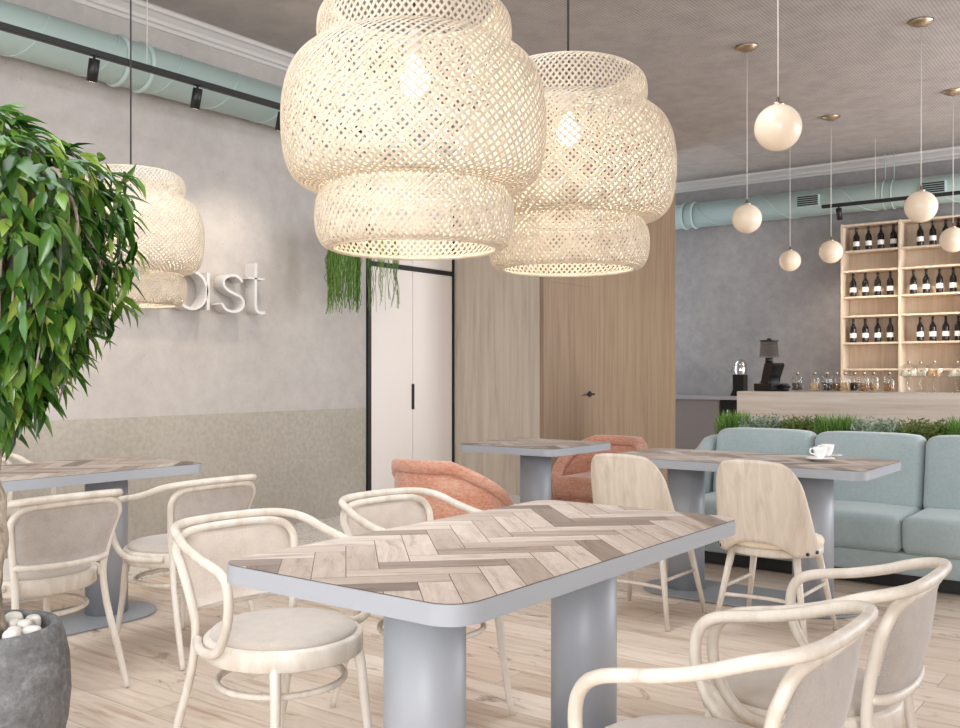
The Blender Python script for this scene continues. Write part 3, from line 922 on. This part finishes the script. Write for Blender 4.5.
# ------------------------------------------------------------------ coral tub chairs
def make_tub():
    root = thing('tub_chair', 'x', 'tub chair', (0,0,0), 0, 'coral tub chairs')
    nu = 40; TH = 2.25
    def top(th):
        a = abs(th)
        return 0.735 - 0.32*max(0, (a-0.55)/(TH-0.55))**1.25
    def shell(b, z0f, z1f, t, rad0, rad1):
        vs, fs = [], []; m = 14
        for i in range(nu+1):
            th = -TH + 2*TH*i/nu
            z0, z1 = z0f(th), z1f(th)
            for k in range(m):
                a = 2*PI*k/m
                # rounded section
                ca, sa = math.cos(a), math.sin(a)
                px = math.copysign(abs(ca)**0.5, ca)*t/2; pz = math.copysign(abs(sa)**0.5, sa)*(z1-z0)/2
                z = (z0+z1)/2 + pz
                r = rad0 + (rad1-rad0)*(z-0.2)/0.55 + px
                vs.append((r*math.sin(th), -r*math.cos(th)*0.97, z))
        for i in range(nu):
            for k in range(m):
                k2 = (k+1) % m
                fs.append((i*m+k, i*m+k2, (i+1)*m+k2, (i+1)*m+k))
        fs.append(tuple(range(m))[::-1]); fs.append(tuple(nu*m+k for k in range(m)))
        b.add(vs, fs)
    b = MB(); shell(b, lambda th: 0.17, lambda th: top(th)-0.06, 0.075, 0.30, 0.355); b.build('shell', M['pink'], root)
    b = MB(); shell(b, lambda th: top(th)-0.072, lambda th: top(th), 0.088, 0.30, 0.355); b.build('top_roll', M['pink'], root)
    b = MB(); b.rbox((.50,.56,.15), 0.06, (0,.03,.375), 6, lambda p, h: (p.x, p.y, p.z + (0.02*(1-(p.x/h[0])**2) if p.z > 0 else 0))); b.build('seat_cushion', M['pink'], root)
    b = MB(); b.lathe([(.25,.15),(.285,.17),(.29,.30),(.27,.31)], 40); b.build('seat_base', M['pink'], root)
    for sx in (-1,1):
        for sy in (-1,1):
            MB().tube([(sx*.17, sy*.17, .155), (sx*.215, sy*.215, .0045)], [0.018, 0.011], 10).build('leg', M['birch'], root)
    return root
tb = make_tub(); tb.scale = (1.0,1.0,1.045); tb.location = (-3.60, 4.53, 0); tb['label'] = 'coral upholstered tub chair in front of the ivory cupboard, seen from behind'
dup(tb, (-3.72, 6.46, 0), PI, 'coral upholstered tub chair beyond the small square table')

# ------------------------------------------------------------------ mint sofa
sf = thing('banquette_sofa', 'long mint velvet sofa with box cushions behind the cup table', 'sofa', (0,0,0))
SX0, SX1, SY0, SY1 = -2.80, 0.0, 5.95, 6.75
MB().box((SX0-0.02, SY0+0.06, 0.0045), (SX1+0.05, SY1-0.04, 0.09)).build('plinth', M['black'], sf)
b = MB(); b.rbox((SX1-SX0+0.02, SY1-SY0-0.06, 0.125), 0.012, ((SX0+SX1)/2, (SY0+SY1)/2-0.02, 0.150), 6); b.build('base', M['teal'], sf)
for i in range(4):
    x = SX0 + 0.70*(i+0.5)
    b = MB(); b.rbox((0.695, 0.66, 0.215), 0.045, (x, SY0+0.32, 0.318), 8, lambda p, h: (p.x, p.y, p.z + (0.014*(1-(p.x/h[0])**2)*(1-(p.y/h[1])**2) if p.z > 0 else 0)))
    b.build('seat_cushion', M['teal'], sf)
    b = MB(); b.rbox((0.692, 0.19, 0.47), 0.055, (x, SY1-0.165, 0.625), 8, lambda p, h: (p.x, p.y + 0.05*(p.z/h[2]) - 0.012*(1-(p.x/h[0])**2), p.z + (0.018*(1-(p.x/h[0])**4) if p.z > 0 else 0)))
    b.build('back_cushion', M['teal'], sf)
b = MB(); b.rbox((SX1-SX0+0.1, 0.07, 0.70), 0.03, ((SX0+SX1)/2, SY1+0.01, 0.45), 6); b.build('back_frame', M['teal'], sf)
def armdef(p, h):
    k = (p.y+h[1])/(2*h[1])
    return (p.x, p.y, p.z if p.z < 0 else p.z*(0.42 + 0.58*min(1, k*1.35)**1.6))
b = MB(); b.rbox((0.10, 0.80, 0.72), 0.045, (SX0-0.055, (SY0+SY1)/2+0.03, 0.455), 8, armdef); b.build('armrest', M['teal'], sf)

# ------------------------------------------------------------------ planter with grasses behind the sofa
pl = MB(); pl.box((-3.05, 6.86, 0.0045), (0.4, 7.16, 0.74)); tag(pl.build('planter_box', M['grey_cab']), 'long planter box behind the mint sofa holding the grasses', 'planter')
def clump(kind, x, w, mat, label):
    b = MB(); rnd = random.Random(int(x*1000))
    n = 560 if kind != 'green' else 1100
    for i in range(n):
        bx0, by0 = rnd.uniform(-w/2*0.72, w/2*0.72), rnd.uniform(-0.11, 0.11)
        L = rnd.uniform(0.13, 0.27)*(1.12 if kind == 'green' else 0.95)
        ax, ay = bx0*1.6 + rnd.gauss(0, 0.25), by0*1.3 + rnd.gauss(0, 0.25)
        if kind == 'green': ax *= 0.6; ay *= 0.6
        dirv = Vector((ax*1.6, ay*1.6, 1.0)).normalized(); b.tone = rnd.random()
        p0 = Vector((bx0, by0, 0.0)); p1 = p0 + dirv*L*0.55; p2 = p0 + dirv*L + Vector((ax, ay, -0.35))*L*0.35
        sd = dirv.cross(Vector((rnd.gauss(0,1), rnd.gauss(0,1), 0.1))).normalized()
        wd = 0.0030 if kind == 'green' else 0.0036
        b.add([p0-sd*wd, p0+sd*wd, p1+sd*wd, p1-sd*wd, p2], [(0,1,2,3), (3,2,4)], True)
        if kind != 'green':
            for q in range(5):
                c = p0 + (p1-p0)*0.5 + (p2-p0)*(0.12+0.15*q)*0.9
                dd = Vector((rnd.gauss(0,1), rnd.gauss(0,1), rnd.uniform(0.2,1))).normalized()*0.036
                s2 = dd.cross(Vector((rnd.gauss(0,1), rnd.gauss(0,1), rnd.gauss(0,1)))).normalized()*0.005
                b.add([c, c+dd*0.5+s2, c+dd, c+dd*0.5-s2], [(0,1,2,3)], True)
    b.v = [(max(-w/2, min(w/2, v[0])) if abs(v[0]) < w*0.7 else math.copysign(w/2, v[0])*0.98, max(-.165, min(.165, v[1])), max(.001, v[2])) for v in b.v]
    o = b.build('potted_grass', mat)
    o.location = (x, 7.01, 0.7405)
    tag(o, label, 'plant', 'grasses in the planter box')
def on_line(px, Y):
    k = (px-480)/FPX; s, c = math.sin(YAW), math.cos(YAW)
    d = Y/(c + s*k); return (-s + c*k)*d
EDGES = [on_line(p, 7.0) for p in (721, 745, 785, 820, 855, 902, 948, 976)]
seq = [((EDGES[k]+EDGES[k+1])/2, kd) for k, kd in enumerate(('green', 'silver', 'olive', 'green', 'silver', 'olive', 'green'))]
gl = {0: 'fine green grass clump at the left end of the planter, under the black appliance', 1: 'silvery green leafy clump left of the cups, behind the first sofa cushion',
      2: 'olive green leafy clump behind the seam left of the coffee cups', 3: 'tall fine green grass clump directly behind the coffee cups', 4: 'silvery leafy clump behind the middle sofa cushion, right of the cups',
      5: 'olive leafy clump behind the right sofa cushion seam', 6: 'fine green grass clump at the right picture edge'}
for i, (x, kd) in enumerate(seq): clump(kd, x, EDGES[i+1]-EDGES[i]-0.004, M['grass_'+kd], gl[i])

# ------------------------------------------------------------------ bar counter, back counter, shelves
br = thing('bar_counter', 'long pale oak bar counter behind the grasses', 'counter', (0,0,0))
MB().bbox((-3.345, 8.30, 0.0045), (1.6, 8.34, 1.105), 0.003, 1).build('front_panel', M['bar_wood'], br)
MB().bbox((-3.345, 8.341, 1.065), (1.6, 8.86, 1.105), 0.003, 1).build('counter_top', M['bar_wood'], br)
MB().box((-3.325, 8.342, 0.0045), (1.58, 8.84, 1.064)).build('carcass', M['bar_wood'], br)
bk = thing('back_counter', 'low taupe counter with grey top along the grey wall', 'counter', (0,0,0))
b = MB(); b.box((-6.6, 11.70, 0.0045), (-4.95, 12.295, 0.925)); b.box((-4.28, 11.70, 0.0045), (-1.2, 12.295, 0.925)); b.build('carcass', M['grey_cab'], bk)
MB().bbox((-6.6, 11.66, 0.926), (-1.2, 12.295, 0.972), 0.003, 1).build('counter_top', M['grey_top'], bk)
ap = thing('undercounter_fridge', 'black undercounter appliance left of the oak bar', 'appliance', (0,0,0))
MB().bbox((-4.94, 11.69, 0.0045), (-4.29, 12.28, 0.92), 0.006, 1).build('body', M['black_gloss'], ap)
MB().tube([(-4.82, 11.66, 0.62), (-4.82, 11.66, 0.80)], 0.011, 10).build('handle', M['chrome'], ap)

sh = thing('bottle_shelf', 'tall pale oak wall shelf of bottle bays over the bar', 'shelf', (0,0,0))
SXs = [-3.50, -2.835, -2.165]; SYF, SYK = 12.0, 12.295
TH = 0.028
zs = [3.055, 2.735, 2.495, 2.175, 1.945, 1.618, 1.30]
for x in SXs: MB().bbox((x-TH/2, SYF, 0.975), (x+TH/2, SYK-0.013, 3.085), 0.002, 1).build('upright', M['shelf_wood'], sh)
MB().box((SXs[0]-TH/2, SYK-0.012, 0.975), (SXs[-1]+TH/2, SYK, 3.085)).build('back_board', M['shelf_wood'], sh)
for i in range(2):
    for z in zs:
        MB().bbox((SXs[i]+TH/2+0.0005, SYF+0.004, z), (SXs[i+1]-TH/2-0.0005, SYK-0.013, z+0.024), 0.002, 1).build('shelf_board', M['shelf_wood'], sh)
bt = thing('wine_bottle', 'x', 'bottle', (0,0,0), 0, 'wine bottles on the oak shelf')
b = MB(); b.lathe([(r*1.02, z*.96) for r, z in [(.030,0),(.037,.004),(.0375,.02),(.0375,.165),(.034,.19),(.020,.215),(.0145,.235),(.0138,.282),(.0155,.284),(.0155,.298),(.012,.30)]], 24); b.build('glass_body', M['bottle'], bt)
b = MB(); b.lathe([(.0388,.055),(.0388,.112)], 24, cap0=False, cap1=False); b.build('paper_label', M['label'], bt)
rows = [('top', 2.76, [-3.355,-3.212,-3.069,-2.926], [-2.63,-2.492,-2.354,-2.222]),
        ('middle', 2.20, [-3.392,-3.249,-3.106,-2.963], [-2.705,-2.565,-2.42,-2.275]),
        ('lowest', 1.643, [-3.392,-3.249,-3.106,-2.963], [-2.63,-2.492,-2.354,-2.222])]
ordn = ['first', 'second', 'third', 'fourth']
first = True
for nm, z, A, B in rows:
    for side, xs in (('left', A), ('right', B)):
        for i, x in enumerate(xs):
            lab = 'dark wine bottle, %s from left on the %s bottle row, %s bay of the shelf' % (ordn[i], nm, side)
            if first:
                bt.location = (x, 12.10, z); bt['label'] = lab; first = False
            else: dup(bt, (x, 12.10, z), random.uniform(-.3,.3), lab)

# jars on the bar
def jar(x, y, fill, label):
    t = thing('glass_jar', label, 'jar', (x, y, 1.1055), 0, 'lidded glass jars on the bar')
    b = MB(); b.lathe([(.040,0),(.047,.004),(.049,.02),(.049,.115),(.044,.124),(.044,.128),(.0455,.128),(.0465,.112),(.0465,.022),(.044,.007),(.004,.006)], 24, cap1=False); b.build('jar_body', M['glass'], t)
    l = MB().lathe([(.050,.129),(.050,.136),(.030,.146),(.004,.148)], 24).build('lid', M['glass'], t)
    MB().lathe([(.006,.147),(.014,.158),(.013,.170),(.004,.175)], 14).build('knob', M['brass'], l)
    rnd = random.Random(int(x*999)); c = MB()
    for i in range(70):
        a, r = rnd.uniform(0, 2*PI), .036*math.sqrt(rnd.random())
        c.rbox((rnd.uniform(.014,.02), rnd.uniform(.012,.018), rnd.uniform(.010,.016)), .004, (r*math.cos(a), r*math.sin(a), .016+rnd.uniform(0,.062)), 1)
    c.build('contents', fill, t)
nuts = plain('brown_nuts', srgb(170,120,70), 0.6); beans = plain('dark_beans', srgb(60,42,36), 0.4); cereal = plain('pale_biscuits', srgb(220,186,140), 0.7)
JL = [(797.4, beans, 'lidded glass jar of dark beans beside the coffee grinder, leftmost jar'), (814.7, cereal, 'lidded glass jar of pale pieces, second jar right of the grinder'),
      (827, beans, 'lidded jar of dark beans, third jar along the bar'), (836.5, nuts, 'lidded jar of brown nuts, just right of the dark third jar'),
      (845, cereal, 'lidded jar of pale pieces in the middle of the jar row'), (854.5, beans, 'lidded jar of dark beans, right of the middle jar'),
      (864, nuts, 'lidded jar of brown nuts, third jar from the right'), (873.5, cereal, 'lidded jar of pale pieces, second jar from the right'), (889, nuts, 'lidded jar of nuts standing apart at the right end of the jars')]
for i, (px, f, lab) in enumerate(JL):
    Y = 8.50 if i not in (3, 5, 7) else 8.62
    jar(on_line(px, Y), Y, f, lab)

# glass pedestals with pastries
def pedestal(px, Y, kind, label):
    x = on_line(px, Y)
    t = thing('cake_stand', label, 'cake stand', (x, Y, 1.1055), 0, 'glass cake stands on the bar')
    MB().lathe([(.055,0),(.056,.004),(.012,.012),(.008,.03),(.008,.115),(.02,.126)], 28).build('foot', M['glass'], t)
    MB().lathe([(.02,.127),(.074,.130),(.082,.137),(.080,.141),(.072,.136),(.004,.134)], 36).build('plate', M['glass'], t)
    d = MB().lathe([(.074,.142),(.075,.175),(.070,.205),(.054,.228),(.028,.240),(.006,.242),(.006,.239),(.028,.237),(.053,.225),(.068,.203),(.073,.175),(.072,.142)], 32, cap0=False, cap1=False)
    d = d.build('dome', M['glass'], t)
    MB().lathe([(.005,.2425),(.012,.250),(.011,.262),(.003,.266)], 14).build('knob', M['brass'], d)
    for q in range(4):
        a = PI/4 + q*PI/2
        b = MB(); b.lathe([(.016,0),(.025,.005),(.0275,.020),(.022,.038),(.010,.047),(.003,.048)], 18)
        o = b.build('pastry', kind); o.location = (x+.0405*math.cos(a), Y+.0405*math.sin(a), 1.1055+.1385)
        tag(o, {'cream': 'cream cake under a glass dome on the bar', 'bun': 'golden bun under the tallest glass dome on the bar'}[kind.name.split('_')[1]], 'pastry', 'pastries under the domes')
cream = plain('baked_cream', srgb(244,232,204), 0.6); bun = plain('baked_bun', srgb(224,170,104), 0.5)
pedestal(908.5, 8.50, cream, 'glass domed stand of cream cakes nearest the jars')
pedestal(920.5, 8.71, cream, 'glass domed stand of cream cakes between the jars and the buns')
pedestal(934, 8.48, bun, 'glass domed stand of golden buns')
pedestal(957, 8.50, cream, 'glass domed stand of cream cakes at the picture edge')

# coffee grinder on the bar
gx = on_line(770.5, 8.55)
g = thing('coffee_grinder', 'black coffee grinder with smoked hopper at the left end of the bar', 'coffee grinder', (gx, 8.55, 1.1055), -0.55)
MB().bbox((-.12,-.10,0), (.14,.10,.07), .012, 2).build('base', M['black_gloss'], g)
b = MB(); b.prism([(-.06,.071), (.05,.071), (.06,.12), (.115,.235), (.10,.255), (.0,.255), (-.02,.20)], -.065, .065, 'y'); b.build('body', M['black_gloss'], g)
MB().tube([(-.02,0,.256), (-.02,0,.305)], .034, 20).build('neck', M['black'], g)
b = MB(); b.lathe([(.090,.306),(.092,.312),(.086,.318),(.076,.452),(.074,.452),(.082,.318),(.004,.316)], 32, (-.02,0,0), cap1=False); b.build('hopper', M['smoke_glass'], g)
b = MB(); b.lathe([(.084,.453),(.084,.464),(.02,.468),(.018,.480),(.004,.482)], 32, (-.02,0,0)); b.build('hopper_lid', M['black'], g)
MB().tube([(.141,0,.045), (.26,0,.04)], [.018,.012], 12).build('portafilter_handle', M['black'], g)
b = MB(); b.rbox((.05,.05,.02), .008, (-.07,-.03,.082), 2); b.build('button', M['chrome'], g)
# chrome boiler on the back counter
wx = on_line(740, 11.95)
w = thing('coffee_urn', 'black coffee machine with a chrome domed head on the low counter', 'coffee machine', (wx, 11.95, 0.9725))
b = MB(); b.prism([(-.105,0), (.075,0), (.075,.275), (-.07,.275), (-.07,.08)], -.072, .072, 'y'); b.build('body', M['black_gloss'], w)
MB().lathe([(.080,.276),(.084,.282),(.084,.39),(.080,.395)], 32, (.01,0,0)).build('drum', M['chrome'], w)
MB().lathe([(.080*math.cos(PI/2*i/8), .396+.085*math.sin(PI/2*i/8)) for i in range(8)], 32, (.01,0,0)).build('dome', M['chrome'], w)
b = MB(); b.bbox((-.16,-.02,.31), (-.10,.02,.36), .006, 1); b.build('spout', M['chrome'], w)

# ------------------------------------------------------------------ coffee cups and saucers
def cup(x, y, rz, lc, ls):
    b = MB(); b.lathe([(.028,0),(.030,.004),(.045,.007),(.066,.014),(.068,.017),(.064,.0165),(.044,.0105),(.004,.009)], 36)
    o = b.build('saucer', M['white_ceramic']); o.location = (x, y, TABZ+.0005); o.scale = (1.18,1.18,1.1); tag(o, ls, 'saucer', 'white saucers')
    t = thing('coffee_cup', lc, 'cup', (x, y, TABZ+.0125), rz, 'white coffee cups'); t.scale = (.92,.92,1.02)
    b = MB(); b.lathe([(.019,0),(.021,.003),(.022,.008),(.032,.022),(.038,.045),(.040,.062),(.0385,.062),(.036,.045),(.030,.024),(.018,.012),(.004,.010)], 32); b.build('cup_body', M['white_ceramic'], t)
    h = catmull([(-.036,0,.052), (-.052,0,.055), (-.060,0,.044), (-.054,0,.030), (-.034,0,.024)], 6)
    MB().tube(h, .0042, 10).build('handle', M['white_ceramic'], t)
    MB().lathe([(.0345,.047),(.004,.0472)], 28, cap0=False).build('coffee', plain('milky_coffee', srgb(196,150,106), 0.3), t)
cup(-1.655, 5.28, YAW, 'white coffee cup nearer the table edge, handle to the left', 'white saucer under the nearer coffee cup')
cup(-1.687, 5.515, YAW, 'white coffee cup behind the other, nearer the sofa', 'white saucer under the farther coffee cup')

# ------------------------------------------------------------------ hanging plants
def hanging(x, y, z, dens, lenr, label, tone0):
    t = thing('hanging_plant', label, 'hanging plant', (x, y, z), 0)
    MB().lathe([(.055,0),(.065,.004),(.083,.13),(.086,.14),(.078,.14),(.07,.125),(.004,.12)], 32).build('pot', M['white_ceramic'], t)
    for k in range(3):
        a = 2*PI*k/3 + .4
        MB().tube([(.082*math.cos(a), .082*math.sin(a), .138), (0,0,.55)], .0018, 6).build('cord', M['cord_pale'], t)
    MB().tube([(0,0,.55), (0,0,ZC-z)], .0018, 6).build('cord', M['cord_pale'], t)
    b = MB(); rnd = random.Random(int(abs(x*y)*100))
    for i in range(dens):
        a = rnd.uniform(0, 2*PI); r0 = .090 + rnd.uniform(0,.025); L = rnd.uniform(*lenr)
        c, s_ = math.cos(a), math.sin(a); w = rnd.uniform(.0018, .0032)
        P = [Vector((.06*c,.06*s_,.125)), Vector((r0*c,r0*s_,.17+rnd.uniform(0,.06))), Vector(((r0+.015)*c,(r0+.015)*s_,.06))]
        for q in range(1, 5):
            P.append(Vector(((r0+.02)*c+rnd.gauss(0,.010),(r0+.02)*s_+rnd.gauss(0,.010),.06-L*q/4)))
        b.tone = tone0 + rnd.random()*(1-tone0)
        b.tube(catmull(P, 2), w, 3, caps=False)
    b.build('foliage', M['grass_green'], t)
hanging(-5.62, 5.60, 2.19, 330, (.12,.50), 'dense green trailing plant in white pot hanging by the cupboard frame', 0.1)
hanging(-5.55, 6.00, 2.30, 60, (.10,.62), 'sparse trailing plant hanging in front of the ivory cupboard', 0.3)

# ------------------------------------------------------------------ ficus tree in a stone pot
TX, TY = -2.945, 1.425
pot = MB(); pot.lathe([(.15,.0045),(.17,.012),(.200,.10),(.224,.20),(.232,.29),(.228,.39),(.214,.462),(.203,.493),(.195,.502),(.180,.500),(.172,.485),(.174,.46),(.004,.46)], 56)
po = tag(pot.build('stone_planter', M['stone']), 'round grey stone planter holding the ficus', 'planter'); po.location = (TX, TY, 0)
rnd = random.Random(4)
stn = None; placed = []
tries = 0
while len(placed) < 26 and tries < 6000:
    tries += 1
    a, r = rnd.uniform(0, 2*PI), math.sqrt(rnd.random())*.137
    p = (r*math.cos(a), r*math.sin(a))
    if r < .084 or any(math.hypot(p[0]-q[0], p[1]-q[1]) < .053 for q in placed): continue
    placed.append(p)
    b = MB(); ph = [rnd.uniform(0, 6) for _ in range(3)]; hz = rnd.uniform(.020, .026)
    def pd(p_, h):
        k = 1 + .14*math.sin(p_.x*70+ph[0]) + .12*math.sin(p_.y*90+ph[1]) + .08*math.sin(p_.z*110+ph[2])
        return (p_.x*k, p_.y*k, p_.z)
    b.rbox((.050, .044, hz*2), .0195, (0,0,0), 3, pd)
    o = b.build('pebble', M['pebble'], rz=rnd.uniform(0,3)); o.location = (TX+p[0], TY+p[1], .4615+hz)
    tag(o, 'white pebble lying around the trunk in the stone planter', 'pebble', 'white pebbles in the stone planter')
tr = thing('ficus_tree', 'leafy weeping ficus with twisted trunk growing in the stone planter', 'tree', (TX, TY, .446))
Z0 = .446
b = MB()
for k in range(2):
    pts, rad = [], []
    for i in range(40):
        q = i/39; z = q*.785 + .032
        a = PI*k + (z+Z0-.74)/.72*2*PI + YAW
        am = .026*min(1, q*6+.3)
        pts.append((am*math.cos(a), am*math.sin(a), z)); rad.append(.027 + .012*math.exp(-q*9) + .004*math.sin(q*40+k))
    b.tube(pts, rad, 14)
b.build('trunk', M['bark'], tr)
b = MB(); bends = []
rnd = random.Random(12)
CR = [(1.10,.06),(1.16,.11),(1.22,.17),(1.31,.24),(1.40,.30),(1.50,.345),(1.64,.375),(1.79,.38),(1.88,.36),(1.945,.26),(1.99,.17),(2.04,.10),(2.08,.03)]
def crown_r(z):
    for (z0, r0), (z1, r1) in zip(CR, CR[1:]):
        if z0 <= z <= z1: return r0 + (r1-r0)*(z-z0)/(z1-z0)
    return 0.02
for i in range(46):
    a = rnd.uniform(0, 2*PI); zt = rnd.uniform(1.5, 2.0); r = crown_r(zt)*rnd.uniform(.55,.95)
    p = [Vector((0,0,.72)), Vector((r*.35*math.cos(a), r*.35*math.sin(a), zt-Z0-.22)), Vector((r*.75*math.cos(a), r*.75*math.sin(a), zt-Z0+.0)), Vector((r*math.cos(a), r*math.sin(a), zt-Z0-.10))]
    zz = zt-.35
    rr_ = crown_r(max(zz, 1.0))*.9
    p.append(Vector((max(rr_, r*.8)*math.cos(a), max(rr_, r*.8)*math.sin(a), zz-Z0)))
    c = catmull(p, 5); b.tube(c, [.010*(1-j/len(c))+.0018 for j in range(len(c))], 6)
b.build('branch', M['bark'], tr)
lf = MB()
def leaf(p, out, L, droop):
    d = (Vector((out.x, out.y, 0)).normalized()*(1-droop) + Vector((rnd.gauss(0,.42), rnd.gauss(0,.42), -droop*1.5+rnd.gauss(0,.25)))).normalized()
    up = Vector((0,0,1)) + out*0.7 + Vector((rnd.gauss(0,.35), rnd.gauss(0,.35), 0))
    sd = d.cross(up); sd = sd.normalized() if sd.length > 1e-4 else d.orthogonal().normalized()
    nm = sd.cross(d).normalized(); W = L*.175
    c = lambda t, w, h, bend: p + d*L*t + sd*W*w + nm*(h*W) - nm*bend*L
    vs = [p, c(.22,-.72,.22,.01), c(.22,0,-.06,.01), c(.22,.72,.22,.01), c(.5,-1,.28,.05), c(.5,0,-.08,.05), c(.5,1,.28,.05), c(.78,-.55,.15,.13), c(.78,0,-.05,.13), c(.78,.55,.15,.13), c(1.05,0,0,.24)]
    lf.add(vs, [(0,2,1),(0,3,2),(1,2,5,4),(2,3,6,5),(4,5,8,7),(5,6,9,8),(7,8,10),(8,9,10)], True)
N = 0
while N < 3300:
    z = rnd.uniform(1.10, 2.08); R = crown_r(z)
    if rnd.random() > (R/.38)*0.95 + .05: continue
    a = rnd.uniform(0, 2*PI); q = 1 - rnd.random()**2*.55; r = R*q*rnd.uniform(.93,1.05)
    lump = 1 + .10*math.sin(a*5+z*9) + .07*math.sin(a*11-z*17)
    p = Vector((r*lump*math.cos(a), r*lump*math.sin(a), z-Z0)); out = Vector((math.cos(a), math.sin(a), 0))
    lf.tone = min(1, max(0, rnd.gauss(.34,.2) + (.35 if rnd.random() < .10 else 0)))
    top = max(0, (z-1.75)/.35)
    leaf(p, out, rnd.uniform(.070,.112), max(.05, min(.92, .55 - top*.6 + rnd.gauss(0,.22)))); N += 1
# trailing sprays
for i in range(14):
    a = rnd.uniform(0, 2*PI); z = rnd.uniform(1.55, 1.9); R = crown_r(z)
    x0 = R*1.0
    for k in range(7):
        zz = z - .05*k; rr_ = x0*(1.02+.02*k) if k < 3 else x0*1.06
        p = Vector((rr_*math.cos(a)+rnd.gauss(0,.008), rr_*math.sin(a)+rnd.gauss(0,.008), zz-Z0))
        lf.tone = min(1, max(0, rnd.gauss(.35,.2)))
        leaf(p, Vector((math.cos(a+rnd.gauss(0,.8)), math.sin(a+rnd.gauss(0,.8)), 0)), rnd.uniform(.06,.085), .85)
lf.build('foliage', M['leaf'], tr)

# ------------------------------------------------------------------ light
world = bpy.data.worlds.new('sky'); scene.world = world; world.use_nodes = True
bg = world.node_tree.nodes['Background']
bg.inputs[0].default_value = (0.80, 0.90, 1.0, 1); bg.inputs[1].default_value = 1.6
def window_light(name, loc, rot, sx, sy, watts, color):
    ld = bpy.data.lights.new(name, 'AREA'); ld.shape = 'RECTANGLE'; ld.size = sx; ld.size_y = sy; ld.energy = watts; ld.color = color
    o = bpy.data.objects.new(name, ld); COL.objects.link(o); o.location = loc; o.rotation_euler = rot
zc = (WZ0+WZ1)/2
for a, c in WF: window_light('window_daylight', ((a+c)/2, YF-0.02, zc), (PI/2-0.38, 0, 0), c-a, WZ1-WZ0, (76, 62, 54)[WF.index((a, c))], (0.89, 0.95, 1.0))
for a, c in WR: window_light('window_daylight', (XR+0.02, (a+c)/2, zc), (PI/2-0.38, 0, PI/2), c-a, WZ1-WZ0, (400, 70, 300)[WR.index((a, c))], (0.95, 0.97, 1.0))  # lamps of the added right-hand windows, set to brighten the far walls
window_light('added_rooflight_lamp', ((KX0+KX1)/2, (KY0+KY1)/2, ZC+0.16), (0, 0, 0), KX1-KX0, KY1-KY0, 105, (0.93, 0.96, 1.0))  # overhead fill through the added roof opening

# ------------------------------------------------------------------ view
vs_ = scene.view_settings
vs_.view_transform = 'Standard'; vs_.look = 'None'; vs_.gamma = 1.0; vs_.use_curve_mapping = False
vs_.exposure = 0.3
scene.cycles.use_denoising = True
scene.cycles.max_bounces = 10; scene.cycles.diffuse_bounces = 5; scene.cycles.transmission_bounces = 8; scene.cycles.transparent_max_bounces = 8
scene.cycles.sample_clamp_indirect = 6.0
scene.cycles.caustics_reflective = False; scene.cycles.caustics_refractive = False
